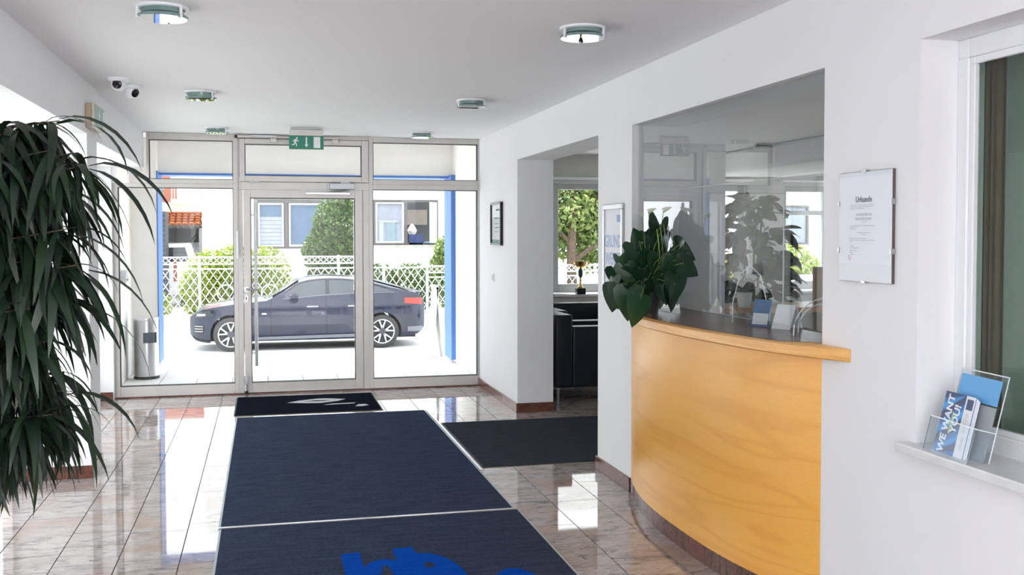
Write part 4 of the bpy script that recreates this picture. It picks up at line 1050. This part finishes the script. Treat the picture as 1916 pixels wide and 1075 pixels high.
xs = sorted(set(round(x, 5) for x in xs)); NR = 9
for_body = MB()
for s in (-1, 1):
    vs = []
    for x in xs:
        b, t = zb(x), zt(x)
        vs += [(x, s * half(x, b + (t - b) * j / NR), b + (t - b) * j / NR) for j in range(NR + 1)]
    for_body.add(vs, [(i * (NR + 1) + j, (i + 1) * (NR + 1) + j, (i + 1) * (NR + 1) + j + 1, i * (NR + 1) + j + 1) for i in range(len(xs) - 1) for j in range(NR)])
vs = []
for x in xs:
    h, z = half(x, zt(x)), zt(x)
    vs += [(x, h * q, z + .05 * (1 - q * q) * min(1, x * 4) * min(1, (LEN - x) * 5)) for q in (-1, -.75, -.4, 0, .4, .75, 1)]
for_body.add(vs, [(7 * i + j, 7 * i + 7 + j, 7 * i + 8 + j, 7 * i + j + 1) for i in range(len(xs) - 1) for j in range(6)])
for x in (0, LEN):
    b, t = zb(x), zt(x); zs_ = [b + (t - b) * j / NR for j in range(NR + 1)]
    vs = []
    for z in zs_: vs += [(x, -half(x, z), z), (x, half(x, z), z)]
    for_body.add(vs, [(2 * j, 2 * j + 1, 2 * j + 3, 2 * j + 2) for j in range(NR)])
gx = [1.45, 1.6, 1.75, 1.9, 2.08, 2.25, 2.4, 2.6, 2.8, 3.0, 3.2, 3.43, 3.6, 3.75, 3.9, 4.05, 4.2, 4.35, 4.47]
vs = []; rowsn = 15
for x in gx:
    b = zt(x) - .01; t = max(zr(x), b + .005); sh_ = t - min(.05, (t - b) * .3); ht = half(x, sh_)
    ring_ = [(-half(x, b + (sh_ - b) * q), b + (sh_ - b) * q) for q in (0, .25, .5, .75, 1)] + [(-ht * .85, sh_ + (t - sh_) * .6), (-ht * .5, sh_ + (t - sh_) * .9), (0, t)]
    ring_ = ring_ + [(-a, c) for a, c in ring_[-2::-1]]
    vs += [(x, a, c) for a, c in ring_]
for_body.add(vs, [(rowsn * i + j, rowsn * (i + 1) + j, rowsn * (i + 1) + j + 1, rowsn * i + j + 1) for i in range(len(gx) - 1) for j in range(rowsn - 1)])
for_body.build('body', carpaint, car, smooth=True)
# dark underbody and wheel wells
MB().box(.25, 4.4, -.70, .70, .19, .50).build('underbody', rubber, car)
def overlay(name, x0, x1, lo, hi, m, off=.006, nx=14, nz=3, sides=(-1, 1)):
    for s in sides:
        vs = []
        for i in range(nx + 1):
            x = x0 + (x1 - x0) * i / nx; a, b = lo(x), max(hi(x), lo(x) + .002)
            for j in range(nz + 1): z = a + (b - a) * j / nz; vs.append((x, s * (half(x, z) + off), z))
        MB().add(vs, [(i * (nz + 1) + j, (i + 1) * (nz + 1) + j, (i + 1) * (nz + 1) + j + 1, i * (nz + 1) + j + 1) for i in range(nx) for j in range(nz)]).build(name, m, car, smooth=True)
def wtop(x): return zr(x) - .085
overlay('side_window', 1.80, 2.585, lambda x: zt(x) + .018, wtop, carglass)
overlay('side_window', 2.665, 3.42, lambda x: zt(x) + .018, wtop, carglass)
overlay('side_window', 3.47, 3.93, lambda x: zt(x) + .022, lambda x: max(zt(x) + .024, wtop(x) - .02), carglass)
overlay('door_pillar', 2.588, 2.662, lambda x: zt(x) + .016, wtop, black)
overlay('window_trim', 1.78, 3.96, lambda x: zt(x) + .004, lambda x: zt(x) + .016, plain('dark chrome trim', (.16, .17, .18), .2, .9), .008, 24, 1)
overlay('window_trim', 1.86, 3.85, lambda x: wtop(x) + .002, lambda x: wtop(x) + .014, black, .007, 24, 1)
def across(name, x0, x1, q, lift=.006, nx=8):
    vs = []
    for i in range(nx + 1):
        x = x0 + (x1 - x0) * i / nx; b = zt(x); t = zr(x); sh_ = t - min(.05, (t - b) * .3); ht = half(x, sh_)
        for k in (-1, -.6, -.2, .2, .6, 1): vs.append((x, ht * q * k, sh_ + (t - sh_) * (1 - .55 * k * k * q) + lift + .02))
    MB().add(vs, [(6 * i + j, 6 * i + 6 + j, 6 * i + 7 + j, 6 * i + j + 1) for i in range(nx) for j in range(5)]).build(name, carglass, car, smooth=True)
across('windshield', 1.55, 2.06, .86); across('rear_window', 3.55, 4.30, .80)
seam = plain('door seam', (.004, .005, .008), .6)
for x in (1.53, 2.60, 3.40): overlay('door_seam', x, x + .011, lambda x: .30, lambda x: zt(x) - .005, seam, .003, 1, 8)
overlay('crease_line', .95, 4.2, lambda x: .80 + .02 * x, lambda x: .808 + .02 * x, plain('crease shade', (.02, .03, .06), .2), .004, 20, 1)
overlay('sill_skirt', 1.22, 3.26, lambda x: .215 + .012 * (x - 1.2), lambda x: .275 + .014 * (x - 1.2), plain('grey sill', (.16, .17, .19), .3), .012, 12, 2)
overlay('headlight', .10, .46, lambda x: .665 + .05 * x, lambda x: .755 + .12 * x, carglass, .006, 10, 3)
overlay('headlamp_lens', .14, .30, lambda x: .69 + .05 * x, lambda x: .725 + .06 * x, plain('headlamp lens', (.62, .66, .70), .1), .010, 5, 1)
overlay('air_intake', .08, .26, lambda x: .36, lambda x: .52, black, .006, 6, 2)
for z in (.39, .44, .49): overlay('intake_slat', .09, .25, lambda x, z=z: z, lambda x, z=z: z + .014, alud, .010, 5, 1)
overlay('front_splitter', .05, .36, lambda x: zl(x) + .01, lambda x: zl(x) + .045, black, .010, 8, 1)
overlay('tail_light', 4.16, 4.53, lambda x: .86 + .09 * (4.53 - x), lambda x: .99 + .02 * (4.53 - x), tail, .006, 10, 2)
overlay('rear_bumper_trim', 4.22, 4.54, lambda x: .32, lambda x: .42, plain('grey bumper trim', (.13, .14, .16), .35), .006, 8, 2)
overlay('side_badge', 1.36, 1.45, lambda x: .715, lambda x: .745, alloy, .006, 2, 1)
for x in (2.22, 3.02): overlay('door_handle', x, x + .22, lambda x: .845, lambda x: .872, plain('handle trim', (.30, .32, .36), .2, .6), .018, 6, 1)
MB().box(-.012, .006, -.34, .34, .42, .66).build('grille', black, car, bevel=.01)
MB().box(4.30, 4.57, -.62, .62, 1.078, 1.10).build('boot_lip', black, car, bevel=.008)
for s in (-1, 1):
    m_ = MB().lathe([(.02, -.10), (.06, -.08), (.075, 0), (.06, .075), (.02, .095)], (1.97, s * 1.03, 1.075), 14, Matrix.Rotation(PI / 2, 4, 'X') @ Matrix.Diagonal((1.25, .75, 1, 1)))
    m_.tube([(1.97, s * .88, 1.03), (1.97, s * 1.0, 1.06)], .022, 8)
    m_.build('wing_mirror', carpaint, car, smooth=True)
tw_ = MB().lathe([(.225, -.11), (.30, -.115), (.328, -.095), (.335, -.05), (.335, .05), (.328, .095), (.30, .115), (.225, .11)], n=44, m=Matrix.Rotation(PI / 2, 4, 'X'), caps=False)
def wheel(x, y, s):
    w = tw_.build('wheel', tyre, car, smooth=True, loc=(x, y, WR))
    MB().lathe([(.235, -.10), (.226, .07), (.10, .04), (.05, .04)], n=36, m=Matrix.Rotation(PI / 2 * s, 4, 'X')).build('brake_drum', rubber, w, smooth=True)
    MB().lathe([(.242, .085), (.244, .113), (.228, .113), (.222, .085)], n=44, m=Matrix.Rotation(PI / 2 * s, 4, 'X'), caps=False).build('rim', alloy, w, smooth=True)
    sp = MB()
    for k in range(5):
        for d in (-.20, .20):
            a0, a1 = 2 * PI * k / 5 + PI / 2, 2 * PI * k / 5 + PI / 2 + d * 1.4
            p0, p1 = Vector((.055 * math.cos(a0), .055 * math.sin(a0))), Vector((.236 * math.cos(a1), .236 * math.sin(a1)))
            t = (p1 - p0).normalized(); nn = Vector((-t.y, t.x)) * .015
            sp.prism([tuple(p0 - nn), tuple(p1 - nn * .8), tuple(p1 + nn * .8), tuple(p0 + nn)], (0, -s * -.085 * -1, 0), (1, 0, 0), (0, 0, 1), .022 * (1 if s > 0 else -1))
    sp.build('spokes', alloy, w)
    MB().lathe([(.058, .09), (.058, .112), (.03, .118), (.01, .118)], n=20, m=Matrix.Rotation(PI / 2 * s, 4, 'X')).build('hub', plain('dark hub', (.03, .035, .05), .4), w, smooth=True)
for x in (FWX, RWX):
    wheel(x, -.80, 1); wheel(x, .80, -1)

# ---------------------------------------------------------------- fence
FY_ = 26.0
fe = thing('lattice_fence', 'pale grey metal lattice fence with posts across the forecourt', 'fence', (0, FY_, GZ))
struct(MB().box(-14, 16, FY_ - .10, FY_ + .14, GZ - .1, GZ + .26).build('wall_fence_plinth', concrete))
def diag(mb, x0, x1, z0, z1, slope, step, w=.010):
    """lattice bars clipped to a rectangle"""
    h = z1 - z0
    for sgn in (1, -1):
        c = x0 - h / slope
        while c < x1 + h / slope:
            a, b = (c, z0), (c + sgn * h / slope, z1)
            (ax, az), (bx_, bz) = (a, b) if a[0] < b[0] else (b, a)
            m = (bz - az) / (bx_ - ax); lo, hi = max(ax, x0), min(bx_, x1)
            if hi - lo > .02:
                p, q = Vector((lo, 0, az + m * (lo - ax))), Vector((hi, 0, az + m * (hi - ax))); t = (q - p).normalized(); nn = Vector((-t.z, 0, t.x)) * w
                mb.add([p - nn, q - nn, q + nn, p + nn, p - nn + Vector((0, .012, 0)), q - nn + Vector((0, .012, 0)), q + nn + Vector((0, .012, 0)), p + nn + Vector((0, .012, 0))],
                       [(0, 1, 2, 3), (7, 6, 5, 4), (0, 4, 5, 1), (2, 6, 7, 3)])
            c += step
posts = [-8.26, -7.14, -6.03, -4.92, -3.80, -2.69, -1.57, -.46, .66, 1.80, 2.94, 4.06, 5.2, 6.34, 7.48, 8.62, 9.76, 10.9]
for i, x in enumerate(posts):
    low = x > 4.0; top = 1.48 if low else 1.74
    MB().box(x - .032, x + .032, -.03, .03, .24, top + .02).build('post', fencem, fe)
    if i == len(posts) - 1: break
    a, b = x + .032, posts[i + 1] - .032; top = 1.48 if low or posts[i + 1] > 4.1 else 1.74
    for z in (top - .02, top - .19, top - .31, .30): MB().box(a, b, -.015, .015, z - .018, z + .018).build('rail', fencem, fe)
    m_ = MB(); diag(m_, a, b, top - .172, top - .038, 1.0, .145); diag(m_, a, b, .318, top - .328, 1.45, .19)
    stuff(m_.build('lattice', fencem, fe))
rg = MB()
for x in (-.95, .10):
    for k in range(28):
        a0, a1 = 2 * PI * k / 28, 2 * PI * (k + 1) / 28
        rg.tube([(x + .20 * math.cos(a0), -.03, .83 + .20 * math.sin(a0)), (x + .20 * math.cos(a1), -.03, .83 + .20 * math.sin(a1))], .016, 5)
stuff(rg.build('ring_ornament', fencem, fe))

# ---------------------------------------------------------------- planting outside
def foliage(blobs, n, size, mat, parent, name='foliage', seed=1):
    """small leaves scattered through ellipsoid clumps (x,y,z,rx,ry,rz), joined into one mesh"""
    rnd = random.Random(seed); vs = []; fs = []
    vol = [b[3] * b[5] for b in blobs]; tot = sum(vol)
    for b, v in zip(blobs, vol):
        for _ in range(int(n * v / tot)):
            while True:
                d = Vector((rnd.uniform(-1, 1), rnd.uniform(-1, 1), rnd.uniform(-1, 1)))
                if .30 < d.length < 1: break
            p = Vector((b[0] + d.x * b[3], b[1] + d.y * b[4], b[2] + d.z * b[5]))
            u = Vector((rnd.gauss(0, 1), rnd.gauss(0, 1), rnd.gauss(0, 1))).normalized(); w = u.cross(Vector((rnd.gauss(0, 1), rnd.gauss(0, 1), rnd.gauss(0, 1)))).normalized()
            s = size * rnd.uniform(.6, 1.3); k = len(vs)
            vs += [p - u * s, p + w * s * .5, p + u * s, p - w * s * .5]; fs += [(k, k + 1, k + 2, k + 3)]
    o = bpy.data.objects.new(name, mesh_of(vs, fs, name, mat)); C.objects.link(o); o.parent = parent; return stuff(o)
def shrub(name, lb, cat, at, blobs, n, size, mat, seed, trunk=None, group=None):
    o = thing(name, lb, cat, at, group)
    foliage(blobs, n, size, mat, o, seed=seed)
    if trunk:
        m_ = MB()
        for pts, r, r1 in trunk: m_.tube(pts, r, 8, r1)
        m_.build('trunk', barkm, o, smooth=True)
    return o
HY = 27.3
shrub('hedge', 'bright yellow-green clipped hedge behind the lattice fence', 'hedge', (-.72, HY, GZ), [(-.7, 0, .9, .75, .5, 1.0), (0, 0, 1.0, .8, .5, 1.05), (.7, 0, 1.0, .75, .5, 1.0), (0, 0, .5, 1.3, .5, .6)], 15000, .055, leaf_hedge, 1, [([(0, 0, 0), (0, 0, 1.2)], .05, .02), ([(.6, 0, 0), (.6, 0, 1.0)], .05, .02)])
shrub('flowering_bush', 'tall bush with red-flecked leaves in front of the white house wall', 'bush', (1.75, HY + .75, GZ), [(.1, 0, 2.5, .62, .5, .85), (-.25, 0, 1.8, .55, .5, .7), (.35, 0, 1.7, .55, .5, .8), (0, 0, .9, .7, .5, .9), (.3, 0, 3.1, .4, .4, .5)], 13000, .06, leaf_bush, 2, [([(0, 0, 0), (.05, 0, 1.5), (.1, 0, 2.6)], .06, .02)])
shrub('low_bush', 'low mixed bush behind the fence beside the car tail', 'bush', (3.45, HY - .55, GZ), [(-.6, 0, .75, .7, .4, .8), (.3, 0, .8, .8, .4, .75), (-1.2, 0, .6, .6, .4, .6)], 9000, .05, leaf_bush, 3, [([(0, 0, 0), (.1, 0, .8)], .04, .02)])
shrub('corner_shrub', 'loose green shrub rising behind the right blue column', 'shrub', (4.85, HY + .5, GZ), [(0, 0, 1.7, .35, .3, .55), (.1, 0, 1.0, .5, .4, .8), (-.2, 0, 1.3, .3, .3, .4)], 5000, .055, leaf_tree, 4, [([(0, 0, 0), (.03, 0, 1.9)], .03, .01)])
shrub('pale_bush', 'pale green bush low behind the fence at the bin', 'bush', (-3.3, HY, GZ), [(0, 0, .45, 1.0, .5, .55), (-1.2, 0, .5, .8, .5, .5)], 6000, .055, leaf_hedge, 5, [([(0, 0, 0), (.1, 0, .5)], .04, .02)])
shrub('garden_tree', 'large leafy tree with dark trunk seen through the lounge window', 'tree', (8.6, 28.4, GZ), [(0, 0, 3.4, 2.2, 1.0, 1.5), (-1.2, 0, 2.2, 1.1, .8, 1.0), (.9, .2, 2.0, 1.2, .8, .9), (-.3, 0, 4.4, 1.7, 1, .9), (1.6, 0, 3.4, 1.3, 1, 1.1)], 15000, .10, leaf_tree, 6,
      [([(-.05, -.6, 0), (-.1, -.6, 1.6), (0, -.5, 3.2), (.1, -.3, 4.2)], .17, .06), ([(-.05, -.55, 1.5), (.7, -.5, 2.0), (1.4, -.4, 2.5)], .09, .03), ([(-.1, -.55, 2.0), (-.9, -.5, 2.9)], .06, .02)])
shrub('garden_bush', 'yellow-green bush outside the far reception window', 'bush', (15.0, 27.5, GZ), [(0, 0, 1.0, 1.4, .7, 1.0), (-2.5, 0, .9, 1.5, .7, .9)], 5000, .09, leaf_hedge, 7, [([(0, 0, 0), (0, 0, .8)], .05, .03)])

# ---------------------------------------------------------------- neighbouring buildings
HF = 33.0
hs = thing('white_house', 'white rendered house with wide taupe windows behind the hedge', 'building', (0, HF, GZ))
MB().holes(-1.90, 26, 0, 8.5, 0, .3, [(-.30, 1.82, 1.83, 3.36), (3.40, 5.52, 1.93, 3.40), (12.5, 14.0, 1.9, 3.3), (17.0, 19.0, 1.9, 3.3)]).build('wall', housew, hs)
MB().box(-1.90, -1.6, .3, 8, 0, 8.5).build('wall', housew, hs)
def hwin(x0, x1, z0, z1, mull):
    w = MB().rectframe(x0, x1, z0, z1, .07, -.02, .2); w.box(mull - .05, mull + .05, -.01, .18, z0, z1)
    f = w.build('window', winframe, hs); MB().box(x0 - .06, x1 + .06, -.10, .0, z0 - .06, z0).build('sill', concrete, f)
    MB().box(x0, x1, 1.2, 1.3, z0 - .2, z1 + .2).build('room_wall', darkroom, f); return f
f = hwin(-.30, 1.82, 1.83, 3.36, .66)
MB().rectframe(-.21, .58, 1.90, 3.27, .05, .02, .12).build('sash', pvc, f)
MB().rectframe(.74, 1.74, 1.90, 3.27, .05, .02, .12).build('sash', pvc, f)
MB().box(-.16, .53, .13, .14, 1.95, 3.22).build('pane', curtainb, f); MB().box(.79, 1.69, .13, .14, 1.95, 3.22).build('pane', curtainb, f)
for i in range(7): MB().box(-.16, .53, .10, .112, 1.97 + .125 * i, 2.085 + .125 * i).build('blind_slat', curtain, f)
MB().box(-.34, 1.86, -.12, .02, 3.36, 3.44).build('shutter_box', winframe, f)
f = hwin(3.40, 5.52, 1.93, 3.40, 4.46)
MB().rectframe(3.48, 4.40, 2.0, 3.32, .05, .02, .12).build('sash', pvc, f); MB().box(3.53, 4.35, .10, .11, 2.05, 3.27).build('pane', curtain, f)
MB().box(3.60, 3.74, .08, .098, 2.05, 2.68).build('curtain', plain('green grey curtain', (.40, .46, .46), .8), f); MB().box(3.84, 4.14, .08, .098, 2.05, 2.66).build('curtain', plain('painted slate reflection', (.22, .28, .33), .3), f)  # slate piece paints the reflection of a smaller window on the pane
MB().box(3.58, 4.24, .07, .098, 2.66, 2.74).build('curtain_box', plain('grey lintel', (.36, .38, .42), .7), f)
ca = MB().rectframe(0, .5, 2.0, 3.32, .05, 0, .05, ); sashm = Matrix.Translation((5.44, .0, 0)) @ Matrix.Rotation(math.radians(-122), 4, 'Z')
ca.v = [tuple(sashm @ Vector(v)) for v in ca.v]; ca.build('open_sash', pvc, f)
bl_ = MB().box(4.56, 5.02, -.02, .18, 1.95, 2.28); bl_.build('flower_box', plain('navy box', (.02, .035, .12), .5), f)
MB().lathe([(.10, 0), (.16, .12), (.10, .24), (.03, .34)], (4.70, .25, 2.28), 14).build('table_lamp', plain('lamp shade', (.75, .72, .62), .6), f, smooth=True)
MB().box(5.08, 5.36, -.02, .12, 1.97, 2.04).build('window_cloth', plain('blue cloth', (.20, .30, .60), .8), f)
MB().box(4.6, 5.3, .9, .98, 2.6, 3.1).build('shelf', plain('dim shelf', (.20, .18, .16), .7), f)
for x0, x1 in ((12.5, 14.0), (17.0, 19.0)):
    f = hwin(x0, x1, 1.9, 3.3, (x0 + x1) / 2); MB().box(x0 + .07, x1 - .07, .08, .09, 1.97, 3.23).build('pane', curtain, f)
MB().box(-.5, .9, -.25, .02, 3.50, 3.54).build('awning_edge', winframe, hs)

gr = thing('garage', 'open garage with terracotta roof edge left of the white house', 'building', (-3.15, 35.5, GZ))
MB().box(-1.6, 1.1, 0, 3, 2.62, 2.75).build('rafter_plate', plain('brown timber', (.12, .07, .05), .8), gr)
for i in range(13): MB().box(-1.55 + .21 * i, -1.49 + .21 * i, -.25, .1, 2.50, 2.62).build('rafter', plain('dark timber', (.07, .05, .04), .8), gr)
for k in range(5):
    for i in range(14):
        x = -1.62 + .20 * i; inst('roof_tile', bpy.data.meshes.get('roof_tile') or mesh_of(*(lambda m: (m.v, m.f))(MB().prism([(-.10, 0), (-.05, .05), (.05, .05), (.10, 0), (.06, .02), (-.06, .02)], (0, 0, 0), (1, 0, 0), (0, .6, .8), -.16)), 'roof_tile', orange), gr,
             Matrix.Translation((x, -.30 + .12 * k, 2.66 + .085 * k)))
MB().box(-1.7, 1.2, .35, 3.2, 2.9, 3.05).build('roof', orange, gr)
MB().box(-1.6, 1.1, 3.0, 3.1, 0, 2.6).build('rear_wall', plain('grey garage wall', (.34, .35, .37), .9), gr)
for x in (-1.55, 1.0): MB().box(x, x + .12, 0, .12, 0, 2.5).build('post', plain('grey post', (.3, .3, .3), .8), gr)
MB().box(-1.6, 1.1, 2.2, 2.3, 2.0, 2.5).build('shade_panel', plain('painted shade', (.05, .05, .05), .8), gr)  # dark sheet standing in for the shade under the garage roof
sd = thing('slatted_shed', 'dark grey slatted shed beside the left blue column', 'shed', (-3.55, 32.4, GZ))
for i in range(18): MB().box(-.75, .62, 0, .04, .3 + .15 * i, .43 + .15 * i).build('slat', slate, sd)
MB().box(-.75, .60, .04, 1.2, .2, 2.98).build('body', slate, sd)
bk = thing('far_house', 'cream house with white balcony above the terracotta garage roof', 'building', (-3.2, 42, GZ))
MB().box(-4, 2.6, 0, 4, 0, 3.55).build('wall', plain('cream render', (.66, .62, .55), .9), bk)
MB().box(-4, 2.6, .6, 4, 3.55, 6.5).build('upper_wall', plain('brick red render', (.42, .16, .12), .9), bk)
MB().box(-.35, .85, -.5, .6, 3.50, 3.66).build('balcony_slab', housew, bk)
for i in range(12): MB().box(-.32 + .10 * i, -.29 + .10 * i, -.48, -.45, 3.66, 4.45).build('baluster', pvc, bk)
MB().box(-.35, .85, -.5, -.43, 4.45, 4.52).build('handrail', pvc, bk)
MB().box(-.2, .7, .55, .61, 3.7, 4.9).build('balcony_door', pvc, bk)
shrub('distant_tree', 'light green tree at the top left behind the cream house', 'tree', (-5.0, 40.2, GZ), [(0, 0, 4.6, 1.1, .8, 1.2), (.6, 0, 3.9, .7, .6, .5)], 4000, .10, leaf_tree, 8, [([(0, 0, 0), (0, 0, 3.6)], .12, .08)])
vn = thing('white_van', 'white van parked in front of the garage beside the hedge', 'van', (-2.92, 33.75, GZ))
MB().prism([(-.95, .35), (-.95, 1.4), (-.75, 1.95), (.55, 2.0), (.72, 1.4), (.95, 1.2), (.95, .35)], (0, 1.35, 0), (1, 0, 0), (0, 0, 1), 1.35).build('body', plain('white car paint', (.75, .75, .76), .2), vn, bevel=.05, segs=2)
MB().prism([(-.80, 1.42), (-.68, 1.85), (.45, 1.88), (.58, 1.42)], (0, -.003, 0), (1, 0, 0), (0, 0, 1), .006).build('side_window', carglass, vn)
MB().box(.10, .20, -.012, 0, .8, 1.5).build('red_stripe', brick, vn)
for x in (-.55, .55): MB().lathe([(.18, -.09), (.31, -.08), (.31, .08), (.18, .09)], (x, .06, .31), 24, Matrix.Rotation(PI / 2, 4, 'X')).build('wheel', tyre, vn, smooth=True)
# a parked silver car seen low through the reception window is outside the picture's readable detail; its bonnet line is kept
pc = thing('silver_car', 'pale silver car outside the far reception window', 'car', (10.3, 18.2, GZ))
MB().prism([(-2.2, .3), (-2.25, .75), (-1.2, 1.0), (-.4, 1.42), (1.1, 1.45), (1.9, 1.05), (2.2, .95), (2.2, .3)], (0, .85, 0), (1, 0, 0), (0, 0, 1), 1.7).build('body', plain('silver paint', (.62, .63, .65), .25, .3), pc, bevel=.10, segs=3, smooth=True)
MB().prism([(-1.05, 1.0), (-.38, 1.34), (.35, 1.38), (.35, 1.02)], (0, -.853, 0), (1, 0, 0), (0, 0, 1), .01).build('side_window', carglass, pc)
MB().prism([(.45, 1.02), (.45, 1.38), (1.02, 1.37), (1.6, 1.06)], (0, -.853, 0), (1, 0, 0), (0, 0, 1), .01).build('side_window', carglass, pc)
for x in (-1.4, 1.4):
    for y in (-.76, .76): MB().lathe([(.2, -.10), (.32, -.09), (.32, .09), (.2, .10)], (x, y, .32), 24, Matrix.Rotation(PI / 2, 4, 'X')).build('wheel', tyre, pc, smooth=True)
# house across the side yard, bright through the left glazing
so = thing('side_building', 'white building across the side yard left of the hall', 'building', (-9, 6, -.05))
MB().box(-.3, 0, -12, 10, 0, 6).build('wall', housew, so)
MB().box(0, .04, -1, 1, 1, 2.4).build('window', carglass, so)
